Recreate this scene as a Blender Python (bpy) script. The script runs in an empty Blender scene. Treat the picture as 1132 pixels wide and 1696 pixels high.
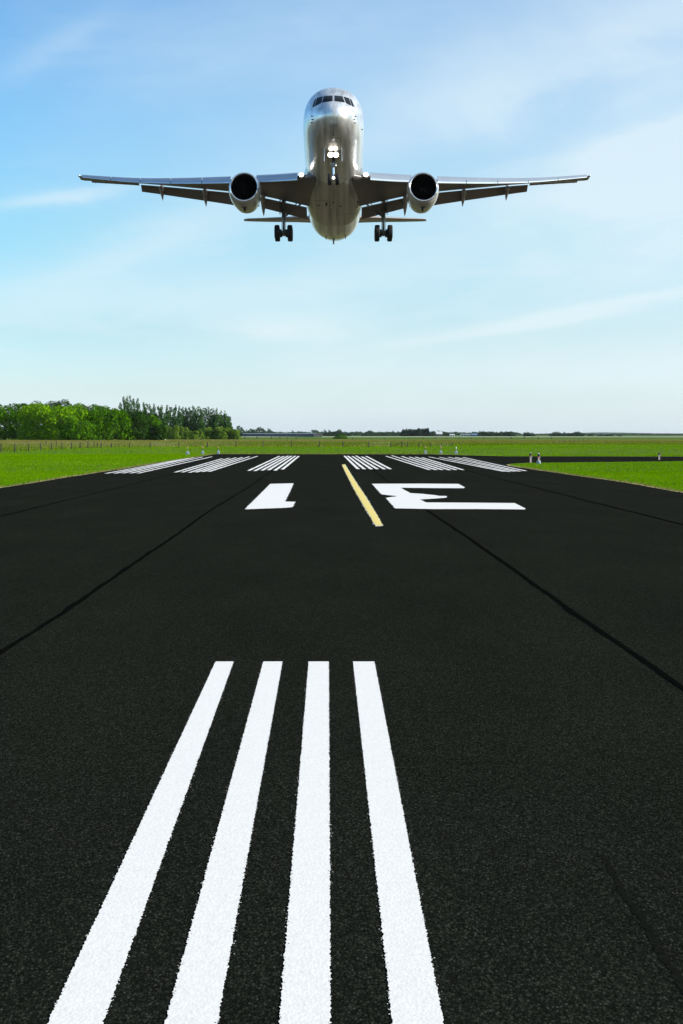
import bpy, math, random
import numpy as np
from mathutils import Vector, Matrix
from mathutils.bvhtree import BVHTree

rnd = random.Random(7)
rng = np.random.default_rng(7)
R = math.radians
scene = bpy.context.scene
col = scene.collection

# ------------------------------------------------------------------ camera model
F, CX, HY, EYE = 2400.0, 566.0, 719.5, 1.6      # focal length and horizon in photo pixels, eye height in metres
def G(px, py):                                  # photo pixel -> point on the flat ground
    Y = F * EYE / (py - HY)
    return ((px - CX) / F * Y, Y)
def XA(px, Y): return (px - CX) / F * Y         # lateral position at distance Y
def ZA(py, Y): return EYE - (py - HY) / F * Y   # height at distance Y

# ------------------------------------------------------------------ small helpers
def tag(o, label=None, cat=None, group=None, kind=None):
    if label: o['label'] = label
    if cat: o['category'] = cat
    if group: o['group'] = group
    if kind: o['kind'] = kind
    return o

def empty(name, loc=(0, 0, 0), rot=(0, 0, 0)):
    o = bpy.data.objects.new(name, None)
    o.location = loc; o.rotation_euler = rot
    o.empty_display_size = .3
    col.objects.link(o)
    return o

def obj(name, verts, faces, mat, parent=None, smooth=True, angle=35, loc=None):
    me = bpy.data.meshes.new(name)
    me.from_pydata([tuple(v) for v in verts], [], faces)
    me.update()
    if smooth:
        me.shade_smooth(); me.set_sharp_from_angle(angle=R(angle))
    if mat: me.materials.append(mat)
    o = bpy.data.objects.new(name, me)
    col.objects.link(o)
    if parent: o.parent = parent
    if loc: o.location = loc
    return o

def np_mesh(name, V, nper, mat):                # V: (n*nper,3), every nper verts make one face
    n = len(V) // nper
    me = bpy.data.meshes.new(name)
    me.vertices.add(len(V)); me.vertices.foreach_set('co', V.astype(np.float32).ravel())
    me.loops.add(len(V)); me.loops.foreach_set('vertex_index', np.arange(len(V), dtype=np.int32))
    me.polygons.add(n)
    me.polygons.foreach_set('loop_start', np.arange(0, len(V), nper, dtype=np.int32))
    me.update(calc_edges=True); me.validate()
    if mat: me.materials.append(mat)
    return me

def link(name, me, parent=None, loc=None):
    o = bpy.data.objects.new(name, me); col.objects.link(o)
    if parent: o.parent = parent
    if loc is not None: o.location = loc
    return o

def copy_tree(o, parent=None):
    c = o.copy(); col.objects.link(c); c.parent = parent
    for ch in list(o.children): copy_tree(ch, c)
    return c

class MB:
    """collects shapes into one mesh"""
    def __init__(s): s.v = []; s.f = []
    def add(s, v, f):
        n = len(s.v); s.v += [tuple(p) for p in v]; s.f += [tuple(i + n for i in q) for q in f]; return s
    def loft(s, rings, closed=True, cap0=True, cap1=True):
        n = len(rings[0]); v = [p for r in rings for p in r]; f = []
        for i in range(len(rings) - 1):
            for j in range(n if closed else n - 1):
                a = i * n + j; b = i * n + (j + 1) % n
                f.append((a, b, b + n, a + n))
        if cap0: f.append(tuple(range(n))[::-1])
        if cap1: f.append(tuple(range((len(rings) - 1) * n, len(rings) * n)))
        return s.add(v, f)
    def tube(s, p0, p1, r0, r1=None, n=10):
        r1 = r0 if r1 is None else r1
        p0 = Vector(p0); p1 = Vector(p1); d = (p1 - p0).normalized()
        a = d.orthogonal().normalized(); b = d.cross(a)
        ring = lambda p, r: [p + (a * math.cos(t) + b * math.sin(t)) * r for t in [2 * math.pi * i / n for i in range(n)]]
        return s.loft([ring(p0, r0), ring(p1, r1)])
    def box(s, c, d, bev=0.0):
        x, y, z = c; a, b, h = d[0] / 2, d[1] / 2, d[2] / 2
        if bev <= 0:
            v = [(x + i * a, y + j * b, z + k * h) for k in (-1, 1) for i, j in ((-1, -1), (1, -1), (1, 1), (-1, 1))]
            return s.add(v, [(3, 2, 1, 0), (4, 5, 6, 7), (0, 1, 5, 4), (1, 2, 6, 5), (2, 3, 7, 6), (3, 0, 4, 7)])
        def ring(zz, q):
            o = []
            for i, j in ((-1, -1), (1, -1), (1, 1), (-1, 1)):
                c1 = (x + i * (a - q), y + j * (b - q - bev), zz); c2 = (x + i * (a - q - bev), y + j * (b - q), zz)
                o += [c1, c2] if i * j > 0 else [c2, c1]
            o2 = []
            for p in o: o2.append(p)
            cx0, cy0 = x, y
            o2.sort(key=lambda p: math.atan2((p[1] - cy0) / b, (p[0] - cx0) / a))
            return o2
        return s.loft([ring(z - h, bev), ring(z - h + bev, 0), ring(z + h - bev, 0), ring(z + h, bev)])
    def lathe(s, prof, axis='z', c=(0, 0, 0), n=24, sx=1.0):   # prof: (radius, height)
        rings = []
        for r, h in prof:
            ring = []
            for i in range(n):
                t = 2 * math.pi * i / n; p, q = r * math.cos(t) * sx, r * math.sin(t)
                if axis == 'z': ring.append((c[0] + p, c[1] + q, c[2] + h))
                elif axis == 'x': ring.append((c[0] + h, c[1] + p, c[2] + q))
                else: ring.append((c[0] + p, c[1] + h, c[2] + q))
            rings.append(ring)
        return s.loft(rings)
    def build(s, name, mat, parent=None, smooth=True, angle=35, loc=None):
        me_o = obj(name, s.v, s.f, mat, parent, smooth, angle, loc)
        import bmesh
        bm = bmesh.new(); bm.from_mesh(me_o.data)
        bmesh.ops.recalc_face_normals(bm, faces=bm.faces); bm.to_mesh(me_o.data); bm.free()
        if smooth: me_o.data.set_sharp_from_angle(angle=R(angle))
        return me_o

ORD = ('first second third fourth fifth sixth seventh eighth ninth tenth eleventh twelfth thirteenth fourteenth fifteenth '
       'sixteenth seventeenth eighteenth nineteenth twentieth').split()
ORD += ['twenty-' + o for o in ORD[:9]] + ['thirtieth'] + ['thirty-' + o for o in ORD[:9]]

# ------------------------------------------------------------------ materials
def mat(name):
    m = bpy.data.materials.new(name); m.use_nodes = True
    nt = m.node_tree; b = nt.nodes['Principled BSDF']
    return m, nt, b
def N(nt, typ, **kw):
    n = nt.nodes.new(typ)
    for k, v in kw.items():
        if k in n.bl_rna.properties: setattr(n, k, v)
        else: n.inputs[k].default_value = v
    return n
def ramp(nt, fac, stops):
    r = nt.nodes.new('ShaderNodeValToRGB')
    while len(r.color_ramp.elements) < len(stops): r.color_ramp.elements.new(.5)
    for e, (p, c) in zip(r.color_ramp.elements, stops):
        e.position = p; e.color = (*c, 1) if len(c) == 3 else c
    nt.links.new(fac, r.inputs[0]); return r
def mathn(nt, op, a, b=None, c=None, clamp=False):
    n = nt.nodes.new('ShaderNodeMath'); n.operation = op; n.use_clamp = clamp
    for i, v in enumerate((a, b, c)):
        if v is None: continue
        if isinstance(v, (int, float)): n.inputs[i].default_value = v
        else: nt.links.new(v, n.inputs[i])
    return n.outputs[0]
def mixc(nt, fac, a, b, mode='MIX'):
    n = nt.nodes.new('ShaderNodeMix'); n.data_type = 'RGBA'; n.blend_type = mode
    for s, v in ((n.inputs[0], fac), (n.inputs[6], a), (n.inputs[7], b)):
        if isinstance(v, (int, float)): s.default_value = v
        elif isinstance(v, tuple): s.default_value = (*v, 1) if len(v) == 3 else v
        else: nt.links.new(v, s)
    return n.outputs[2]
def noise(nt, vec, scale, detail=4, rough=.55, dist=0.0):
    n = N(nt, 'ShaderNodeTexNoise'); n.inputs['Scale'].default_value = scale; n.inputs['Detail'].default_value = detail
    n.inputs['Roughness'].default_value = rough; n.inputs['Distortion'].default_value = dist
    if vec is not None: nt.links.new(vec, n.inputs['Vector'])
    return n.outputs['Fac']
def position(nt, scale=(1, 1, 1), obj_space=False):
    if obj_space: src = N(nt, 'ShaderNodeTexCoord').outputs['Object']
    else: src = N(nt, 'ShaderNodeNewGeometry').outputs['Position']
    m = N(nt, 'ShaderNodeMapping'); m.inputs['Scale'].default_value = scale
    nt.links.new(src, m.inputs['Vector']); return m.outputs[0]
def bump(nt, b, h, strength, dist):
    n = N(nt, 'ShaderNodeBump'); n.inputs['Strength'].default_value = strength; n.inputs['Distance'].default_value = dist
    nt.links.new(h, n.inputs['Height']); nt.links.new(n.outputs[0], b.inputs['Normal'])

def simple(name, color, rough=.6, metal=0.0, var=.12, vscale=3.0, spec=.5):
    m, nt, b = mat(name)
    p = position(nt, obj_space=True)
    nz = noise(nt, p, vscale, 5)
    lo = tuple(c * (1 - var) for c in color); hi = tuple(min(1, c * (1 + var)) for c in color)
    r = ramp(nt, nz, [(.3, lo), (.7, hi)])
    nt.links.new(r.outputs[0], b.inputs['Base Color'])
    b.inputs['Roughness'].default_value = rough; b.inputs['Metallic'].default_value = metal
    b.inputs['Specular IOR Level'].default_value = spec
    return m

M = {}
# asphalt: dark binder with lighter stone chips, slight large-scale patchiness
def asphalt(name, gain=1.0):
    m, nt, b = mat(name)
    p = position(nt, (1, .55, 1))
    vo = N(nt, 'ShaderNodeTexVoronoi'); vo.inputs['Scale'].default_value = 132; nt.links.new(p, vo.inputs['Vector'])
    wn = N(nt, 'ShaderNodeTexWhiteNoise'); nt.links.new(vo.outputs['Position'], wn.inputs['Vector'])
    stone = ramp(nt, wn.outputs['Value'], [(0, (.0088, .0097, .0071)), (.45, (.0136, .0149, .0112)), (.75, (.0198, .0217, .0164)), (.93, (.0285, .0298, .0232)), (1, (.044, .043, .035))])
    gap = ramp(nt, vo.outputs['Distance'], [(.25, (1, 1, 1)), (.62, (.45, .45, .45))])
    c = mixc(nt, 1.0, stone.outputs[0], gap.outputs[0], 'MULTIPLY')
    big = noise(nt, position(nt, (1, .35, 1)), .8, 5, .6)
    patch = ramp(nt, big, [(.3, (.86 * gain, .88 * gain, .86 * gain)), (.7, (1.14 * gain, 1.16 * gain, 1.13 * gain))])
    c = mixc(nt, 1.0, c, patch.outputs[0], 'MULTIPLY')
    nt.links.new(c, b.inputs['Base Color'])
    b.inputs['Roughness'].default_value = 1; b.inputs['Specular IOR Level'].default_value = 0.0
    h = mathn(nt, 'SUBTRACT', 1.0, vo.outputs['Distance'])
    bump(nt, b, h, .22, .005)
    return m
M['asphalt'] = asphalt('runway_asphalt')
M['taxi_asphalt'] = asphalt('taxiway_asphalt', 1.05)
M['tar'] = simple('tar_sealant', (.0032, .0035, .0031), 1, 0, .3, 20, 0.0)
M['faint_tar'] = simple('faint_tar', (.0072, .0080, .0062), 1, 0, .4, 60, 0.0)

def paint(name, color, dirt=.5):
    m, nt, b = mat(name)
    p = position(nt, (1, .6, 1))
    n1 = noise(nt, p, 60, 6, .7); n2 = noise(nt, p, 230, 3, .6)
    worn = ramp(nt, n2, [(.29, (.40, .40, .39)), (.40, (1, 1, 1))])
    tone = ramp(nt, n1, [(.3, tuple(c * .88 for c in color)), (.6, color)])
    c = mixc(nt, dirt, tone.outputs[0], worn.outputs[0], 'MULTIPLY')
    nt.links.new(c, b.inputs['Base Color'])
    b.inputs['Roughness'].default_value = .8; b.inputs['Specular IOR Level'].default_value = .25
    vo = N(nt, 'ShaderNodeTexVoronoi'); vo.inputs['Scale'].default_value = 90; nt.links.new(p, vo.inputs['Vector'])
    bump(nt, b, vo.outputs['Distance'], .16, .003)
    return m
M['white'] = paint('white_road_paint', (.705, .67, .63))
M['yellow'] = paint('yellow_road_paint', (.72, .56, .16), .3)
M['dull_white'] = paint('worn_road_paint', (.55, .55, .50), .9)

# land: soil under the mown grass, taller olive grass past the fence, dry meadow, then fields
def land():
    m, nt, b = mat('meadow_ground')
    sep = N(nt, 'ShaderNodeSeparateXYZ'); geo = N(nt, 'ShaderNodeNewGeometry'); nt.links.new(geo.outputs['Position'], sep.inputs[0])
    pos = geo.outputs['Position']
    wob = noise(nt, pos, .012, 5, .6)
    y = mathn(nt, 'ADD', sep.outputs[1], mathn(nt, 'MULTIPLY', mathn(nt, 'SUBTRACT', wob, .5), 130.0))
    lg = mathn(nt, 'DIVIDE', mathn(nt, 'LOGARITHM', mathn(nt, 'MAXIMUM', y, 20.0), 2.0), 13.0)   # log2 distance /13
    L = lambda d: math.log2(d) / 13  # brown stops are soil, toned so its bounce warms the aircraft belly
    zone = ramp(nt, lg, [(L(30), (.060, .110, .010)), (L(52), (.088, .072, .052)), (L(165), (.092, .075, .052)), (L(190), (.105, .088, .056)), (L(260), (.125, .11, .055)),
                         (L(330), (.180, .155, .060)), (L(420), (.135, .140, .022)), (L(540), (.058, .115, .006)), (L(820), (.075, .140, .010)), (L(1500), (.06, .10, .015))])
    n1 = noise(nt, pos, .22, 6, .65); n2 = noise(nt, pos, 2.6, 5, .7)
    t1 = ramp(nt, n1, [(.28, (.72, .80, .6)), (.5, (1, 1, 1)), (.74, (1.35, 1.12, 1.3))])
    t2 = ramp(nt, n2, [(.25, (.55, .6, .5)), (.7, (1.3, 1.25, 1.2))])
    c = mixc(nt, 1.0, zone.outputs[0], t1.outputs[0], 'MULTIPLY')
    c = mixc(nt, 1.0, c, t2.outputs[0], 'MULTIPLY')
    nt.links.new(c, b.inputs['Base Color'])
    b.inputs['Roughness'].default_value = 1; b.inputs['Specular IOR Level'].default_value = .05
    bump(nt, b, noise(nt, pos, 7, 5, .75), .9, .12)
    return m
M['land'] = land()

def leaf(name, c_lo, c_mid, c_hi, trans=.35, nscale=.35):
    m = bpy.data.materials.new(name); m.use_nodes = True; nt = m.node_tree; nt.nodes.clear()
    out = N(nt, 'ShaderNodeOutputMaterial')
    geo = N(nt, 'ShaderNodeNewGeometry')
    nz = noise(nt, geo.outputs['Position'], nscale, 3, .6)
    v = mathn(nt, 'ADD', mathn(nt, 'MULTIPLY', geo.outputs['Random Per Island'], .55), mathn(nt, 'MULTIPLY', nz, .5))
    r = ramp(nt, v, [(.18, c_lo), (.52, c_mid), (.85, c_hi)])
    d = N(nt, 'ShaderNodeBsdfDiffuse'); t = N(nt, 'ShaderNodeBsdfTranslucent'); mx = N(nt, 'ShaderNodeMixShader')
    nt.links.new(r.outputs[0], d.inputs[0]); nt.links.new(r.outputs[0], t.inputs[0])
    mx.inputs[0].default_value = trans
    nt.links.new(d.outputs[0], mx.inputs[1]); nt.links.new(t.outputs[0], mx.inputs[2]); nt.links.new(mx.outputs[0], out.inputs[0])
    return m
M['lawn_blade'] = leaf('lawn_blades', (.068, .175, .0003), (.115, .272, .0005), (.185, .32, .0009), .4, .10)
M['tall_blade'] = leaf('tall_blades', (.066, .118, .002), (.108, .170, .004), (.17, .205, .015), .35, .15)
M['lawn_dry'] = leaf('dry_blades', (.105, .115, .012), (.19, .18, .045), (.31, .27, .11), .35, .3)
M['leaf_mid'] = leaf('broadleaf_leaves', (.012, .050, .0008), (.040, .120, .0012), (.095, .225, .003), .2)
M['leaf_bright'] = leaf('sunny_leaves', (.038, .110, .001), (.115, .265, .002), (.22, .40, .005), .22)
M['leaf_dark'] = leaf('dark_leaves', (.010, .034, .004), (.022, .062, .005), (.042, .100, .008), .28)
M['leaf_poplar'] = leaf('poplar_leaves', (.016, .052, .012), (.038, .100, .018), (.080, .160, .030), .3)
M['leaf_willow'] = leaf('willow_leaves', (.060, .120, .010), (.125, .215, .022), (.20, .30, .05), .38)
M['leaf_far'] = leaf('distant_leaves', (.018, .046, .022), (.032, .070, .030), (.052, .095, .038), .25, .08)
M['leaf_spruce'] = leaf('spruce_needles', (.006, .018, .010), (.011, .028, .014), (.018, .040, .018), .1, .1)
M['bark'] = simple('tree_bark', (.06, .047, .035), .95, 0, .4, 2, .1)
M['wood'] = simple('weathered_post_wood', (.055, .048, .04), .95, 0, .45, 12, .1)
M['wire'] = simple('fence_wire', (.15, .15, .15), .6, .6, .2)
M['soil'] = simple('dry_edge_soil', (.30, .24, .12), 1, 0, .45, 6, .05)
M['gravel'] = simple('pale_gravel_road', (.42, .42, .34), 1, 0, .2, .05, .05)
M['crop'] = simple('pale_green_crop', (.17, .24, .055), 1, 0, .2, .03, .05)

# aircraft skins
def skin(name, lo, hi, metal):
    m, nt, b = mat(name)
    p = position(nt, obj_space=True)
    # long fore-and-aft bands: reflected streaks of the ground put into the base colour
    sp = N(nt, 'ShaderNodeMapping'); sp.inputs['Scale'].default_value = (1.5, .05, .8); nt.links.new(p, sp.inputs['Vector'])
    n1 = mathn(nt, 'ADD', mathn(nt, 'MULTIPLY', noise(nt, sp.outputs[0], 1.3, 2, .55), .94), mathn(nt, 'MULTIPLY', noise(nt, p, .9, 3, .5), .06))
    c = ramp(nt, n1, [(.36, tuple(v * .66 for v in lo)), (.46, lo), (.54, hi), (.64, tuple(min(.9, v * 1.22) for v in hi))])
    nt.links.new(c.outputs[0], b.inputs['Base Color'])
    b.inputs['Metallic'].default_value = metal; b.inputs['Coat Weight'].default_value = .7; b.inputs['Coat Roughness'].default_value = .16
    n2 = noise(nt, p, 2.2, 4, .6)
    rr = ramp(nt, n2, [(.3, (.27, .27, .27)), (.7, (.35, .35, .35))]); nt.links.new(rr.outputs[0], b.inputs['Roughness'])
    # skin panels: very slight waviness and lap joints every metre or so along the body
    sx = N(nt, 'ShaderNodeSeparateXYZ'); nt.links.new(p, sx.inputs[0])
    st = mathn(nt, 'FRACT', mathn(nt, 'MULTIPLY', sx.outputs[1], .72))
    jl = ramp(nt, st, [(0, (0, 0, 0)), (.012, (1, 1, 1)), (.988, (1, 1, 1)), (1, (0, 0, 0))])
    wav = noise(nt, p, 1.3, 3, .5)
    h = mathn(nt, 'ADD', mathn(nt, 'MULTIPLY', jl.outputs[0], .25), mathn(nt, 'MULTIPLY', wav, 1.0))
    bump(nt, b, h, .22, .05)
    return m
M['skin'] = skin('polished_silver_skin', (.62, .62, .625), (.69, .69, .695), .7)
M['belly'] = skin('brown_shaded_belly', (.38, .355, .34), (.45, .42, .405), .6)  # darker than the skin: underside shade and brown ground bounce put into the colour
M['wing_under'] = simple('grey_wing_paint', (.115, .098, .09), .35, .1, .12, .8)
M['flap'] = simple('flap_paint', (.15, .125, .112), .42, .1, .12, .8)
M['slat'] = simple('polished_slat_metal', (.66, .67, .69), .18, .9, .05, .7)
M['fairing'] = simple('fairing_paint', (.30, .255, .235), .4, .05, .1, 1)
M['nacelle'] = simple('nacelle_paint', (.40, .385, .37), .2, .35, .05, .6)
M['lip'] = simple('bare_intake_lip', (.78, .78, .79), .16, .95, .04, .6)
M['duct'] = simple('dark_intake_duct', (.004, .004, .0045), .8, 0, .2, 1, .1)
M['fan'] = simple('fan_blades', (.003, .003, .003), .9, 0, .2, 1, .05)
M['glass'] = simple('cockpit_glass', (.006, .007, .010), .16, 0, .1, 1, .08)
M['rubber'] = simple('tyre_rubber', (.014, .014, .014), .75, 0, .2, 4, .3)
M['hub'] = simple('wheel_hub', (.32, .32, .32), .4, .5, .1, 4)
M['strut'] = simple('gear_strut_paint', (.085, .08, .075), .42, .3, .2, 4)
M['chrome'] = simple('oleo_chrome', (.8, .8, .8), .15, 1, .03, 4)
M['black'] = simple('black_fitting', (.012, .012, .012), .5, 0, .2, 4)
M['seam'] = simple('skin_seam', (.10, .10, .10), .6, .3, .2, 3)
def glow(name, colr, s):
    m, nt, b = mat(name)
    b.inputs['Base Color'].default_value = (*colr, 1); b.inputs['Emission Color'].default_value = (*colr, 1)
    b.inputs['Emission Strength'].default_value = s; return m
M['lamp'] = glow('landing_lamp', (1.0, .90, .74), 4.5)
M['lamp2'] = glow('wing_root_lamp', (1.0, .97, .92), 7)

M['box_paint'] = simple('light_box_paint', (.24, .29, .31), .5, 0, .08, 5)
M['red_lens'] = simple('red_lens', (.40, .10, .07), .3, 0, .15, 8)
M['pink_post'] = simple('faded_post_paint', (.62, .45, .38), .6, 0, .15, 8)
M['navy'] = simple('dark_lens', (.012, .012, .035), .2, 0, .2, 8)
M['clear'] = simple('clear_cap', (.65, .70, .72), .2, 0, .05, 8)
M['shed_wall'] = simple('grey_sheet_wall', (.045, .05, .055), .8, .0, .15, .2)
M['shed_roof'] = simple('pale_sheet_roof', (.17, .18, .18), .5, .2, .15, .2)
M['white_wall'] = simple('white_barn_wall', (.75, .76, .76), .7, 0, .05, .2)
M['blue_roof'] = simple('blue_sheet_roof', (.08, .15, .26), .5, .1, .12, .2)
M['dark_wall'] = simple('dark_house_wall', (.05, .05, .05), .8, 0, .2, .3)
M['grey_roof'] = simple('grey_roof', (.44, .45, .45), .6, 0, .1, .3)
M['hill'] = simple('distant_hill', (.05, .08, .06), 1, 0, .3, .01, .05)

# ------------------------------------------------------------------ ground, runway, taxiway
def sheet(name, pts, z, m):
    return obj(name, [(x, y, z) for x, y in pts], [tuple(range(len(pts)))], m, smooth=False)

S = 9000
tag(obj('ground', [(-S, -400, 0), (S, -400, 0), (S, S, 0), (-S, S, 0)], [(0, 1, 2, 3)], M['land'], smooth=False), kind='structure')

def wav(a, b, step, amp, seed):
    """points from a to b with a ragged sideways wander"""
    r = random.Random(seed); L = math.hypot(b[0] - a[0], b[1] - a[1]); n = max(2, int(L / step))
    nx, ny = -(b[1] - a[1]) / L, (b[0] - a[0]) / L; out = []; d = 0; ph = [r.uniform(0, 6.3) for _ in range(4)]
    for i in range(n + 1):
        t = i / n; s = t * L
        d = sum(math.sin(s * w + p) * k for w, p, k in zip((.23, .71, 2.1, 5.3), ph, (.45, .3, .15, .1))) * amp + r.uniform(-1, 1) * amp * .25
        out.append((a[0] + (b[0] - a[0]) * t + nx * d, a[1] + (b[1] - a[1]) * t + ny * d))
    return out
LX, RX = -10.15, 9.35
left_edge = wav((LX, -30), (LX - .05, 117.0), .8, .07, 1)
far_edge = wav((LX - .05, 117.4), (7.2, 115.8), .8, .12, 2)[1:]
tip = G(845, 770)
far_taxi = wav((7.2, 115.8), (12.0, 106.0), .8, .05, 3)[1:] + wav((12.0, 106.0), (160, 93.0), 1.5, .10, 4)[1:]
near_taxi = wav((160, 84.0), (29, 90.2), 1.5, .07, 5) + wav((29, 90.2), (10.2, 80.5), .8, .06, 6)[1:] + [(9.1, 78.2), (8.7, 76.6), (8.55, 74.5), (8.6, 71)]
right_edge = wav((8.6, 70), (RX, 50), .8, .06, 7) + wav((RX, 49), (RX + .2, -30), .8, .07, 8)
runway_pts = left_edge + far_edge + far_taxi + near_taxi + right_edge
tag(sheet('runway', runway_pts, .004, M['asphalt']), kind='structure')

def edge_strip(name, pts, w_out, seed, z=.002):
    """bare soil along an asphalt edge (outside it)"""
    r = random.Random(seed); V = []; Fc = []
    for i, (x, y) in enumerate(pts):
        x0, y0 = pts[max(0, i - 1)]; x1, y1 = pts[min(len(pts) - 1, i + 1)]
        L = math.hypot(x1 - x0, y1 - y0) or 1; nx, ny = -(y1 - y0) / L, (x1 - x0) / L
        w = w_out * r.uniform(.45, 1.35)
        V += [(x - nx * .3, y - ny * .3, z), (x + nx * w, y + ny * w, z)]
        if i: Fc.append((2 * i - 2, 2 * i, 2 * i + 1, 2 * i - 1))
    return tag(obj(name, V, Fc, M['soil'], smooth=False), kind='structure')
edge_strip('soil_path', left_edge, .16, 11)
edge_strip('soil_path', far_edge + far_taxi, .45, 12)
edge_strip('soil_path', near_taxi[:-3], .55, 13)
edge_strip('soil_path', near_taxi[-4:] + right_edge, .17, 14)

# tar seams between paving lanes
def strip(name, pts, w, seed, m, z=.008, jit=.22, sub=.4):
    r = random.Random(seed); P = []
    for (x0, y0), (x1, y1) in zip(pts, pts[1:]):
        n = max(1, int(math.hypot(x1 - x0, y1 - y0) / sub))
        P += [(x0 + (x1 - x0) * i / n, y0 + (y1 - y0) * i / n) for i in range(n)]
    P.append(pts[-1]); V = []; Fc = []; o = 0
    for i, (x, y) in enumerate(P):
        o = .9 * o + r.uniform(-1, 1) * w * .12
        a, b2 = w / 2 * (1 + r.uniform(-jit, jit)), w / 2 * (1 + r.uniform(-jit, jit))
        if r.random() < .05: a += w * .35
        V += [(x - a + o, y, z), (x + b2 + o, y, z)]
        if i: Fc.append((2 * i - 2, 2 * i - 1, 2 * i + 1, 2 * i))
    return obj(name, V, Fc, m, smooth=False)
seams = [([(-2.3, -25), (-2.36, 2), (-2.48, 10.5), (-2.49, 13), (-2.53, 16), (-2.62, 23.6), (-2.72, 29.4), (-2.79, 41.8), (-3.02, 63), (-3.2, 85)], .054, 'long black tar seam running left of the four foreground stripes'),
         ([(2.3, -25), (2.2, 4), (2.154, 9.1), (2.07, 13), (2.01, 18.6), (1.83, 29.4), (1.62, 46.8), (1.38, 66), (1.3, 80)], .054, 'long black tar seam running under the painted number 3'),
         ([(-6.4, -25), (-6.5, 12), (-6.63, 28), (-6.74, 58.6), (-6.9, 85)], .07, 'thin black tar seam near the runway edge on the wooded side'),
         ([(6.35, -25), (6.2, 12), (6.02, 25.5), (5.82, 41.8), (5.5, 63), (5.4, 80)], .07, 'thin black tar seam near the runway edge on the taxiway side')]
for i, (p, w, lb) in enumerate(seams):
    tag(strip('tar_seam', p, w, 20 + i, M['tar']), lb, 'tar seam', 'tar seams along the runway')
tag(strip('tar_seam', [(.985, -2), (.985, 4.2), (.99, 5.5)], .026, 30, M['faint_tar'], z=.0052, sub=.02, jit=.5), 'short faint tar seam right of the foreground stripes', 'tar seam', 'tar seams along the runway')

# ------------------------------------------------------------------ painted markings
def ragged(poly, step, amp, seed, subs=None):
    r = random.Random(seed); out = []; n = len(poly)
    for i in range(n):
        x0, y0 = poly[i]; x1, y1 = poly[(i + 1) % n]; L = math.hypot(x1 - x0, y1 - y0); k = max(1, int(L / step))
        nx, ny = -(y1 - y0) / (L or 1), (x1 - x0) / (L or 1)
        for j in range(k):
            t = j / k; d = r.gauss(0, amp)
            if r.random() < .05: d += r.uniform(-1, 1) * amp * 2.5
            out.append((x0 + (x1 - x0) * t + nx * d, y0 + (y1 - y0) * t + ny * d))
    return out
def painted(name, poly, m, step, amp, seed, z=.012, flecks=0):
    pts = ragged(poly, step, amp, seed)
    V = [(x, y, z) for x, y in pts]; Fc = [tuple(range(len(pts)))]
    r = random.Random(seed + 500)
    for _ in range(flecks):                        # overspray flecks close to the edge
        x, y = r.choice(pts); x += r.gauss(0, amp * 2.6); y += r.gauss(0, amp * 3); q = r.uniform(.0012, .0035) * (amp / .0022) ** .5
        a0 = r.uniform(0, 6); n0 = len(V)
        V += [(x + q * math.cos(a0 + t), y + q * 1.4 * math.sin(a0 + t), z) for t in (0, 1.5, 3.1, 4.6)]
        Fc.append((n0, n0 + 1, n0 + 2, n0 + 3))
    return obj(name, V, Fc, m, smooth=False)

near = [((357.5, 387.5), (80, 172)), ((436.5, 468.5), (274, 361)), ((511.5, 545), (463, 548)), ((585, 620.5), (650, 735))]
lbls = ['wide white foreground stripe, first from the left and leaning most', 'wide white foreground stripe, second from the left of the four',
        'wide white foreground stripe, third from the left, standing nearly straight', 'wide white foreground stripe, rightmost of the four']
for i, ((a, b), (c, d)) in enumerate(near):
    A, B = G(a, 1097), G(b, 1097); Cc, D = G(c, 1696), G(d, 1696)
    ex = lambda p, q: (p[0] + (p[0] - q[0]) * .35, p[1] + (p[1] - q[1]) * .35)
    C2, D2 = ex(Cc, A), ex(D, B)
    tag(painted('runway_stripe', [A, B, D2, C2], M['white'], .009, .0017, 40 + i, z=.0065, flecks=420), lbls[i], 'runway stripe', 'wide white stripes in the foreground')

def block(nears, fars, where, n_tot, seed):
    for i, ((nx, ny), (fx, fy)) in enumerate(zip(nears, fars)):
        a = G(nx, ny); b = G(fx, fy); w = .074
        poly = [(a[0] - w, a[1]), (b[0] - w, b[1]), (b[0] + w, b[1]), (a[0] + w, a[1])]
        tag(painted('runway_stripe', poly, M['white'], .35, .010, seed + i), '%s thin white stripe from the left in %s' % (ORD[i], where), 'runway stripe', 'thin white stripes at the far runway end')
block([(176, 784.6), (190, 784.6), (204, 784.2), (217, 784.2), (229, 784.3)], [(306, 760.2), (313, 759.2), (322, 758.0), (336, 757), (352, 756.5)], 'the left edge block', 5, 100)
block([(290.5, 782.7), (302, 782.7), (314, 783.2), (325.4, 782.5), (336, 781.8), (346, 781.6)], [(369, 759.6), (380.4, 758.8), (391.4, 758), (401.5, 757.6), (413.8, 756.4), (427, 755.7)], 'the second block from the left', 6, 110)
block([(412, 780), (422.3, 780.4), (434.3, 779.6), (445, 779), (455.5, 779.8), (468, 777.8)], [(463.5, 755.6), (470.5, 755.7), (477.6, 755.2), (483.4, 755.2), (489.6, 755.2), (495.4, 755.6)], 'the block just left of the yellow line', 6, 120)
block([(593.6, 777.2), (604.2, 777.4), (616, 777.6), (625.6, 777.4), (637.5, 777.5), (647, 777.3)], [(570.9, 755.3), (576.5, 755.3), (584, 755.8), (590, 755), (599.4, 756.5), (606.6, 755.6)], 'the block just right of the yellow line', 6, 130)
block([(712.6, 778.6), (723, 778.7), (733, 778.7), (745, 779), (756, 778.7), (767.5, 778.7)], [(639.6, 755.6), (649, 754.6), (665.7, 756), (678.5, 757), (688, 757), (699.3, 758)], 'the block above the number 3', 6, 140)
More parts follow.
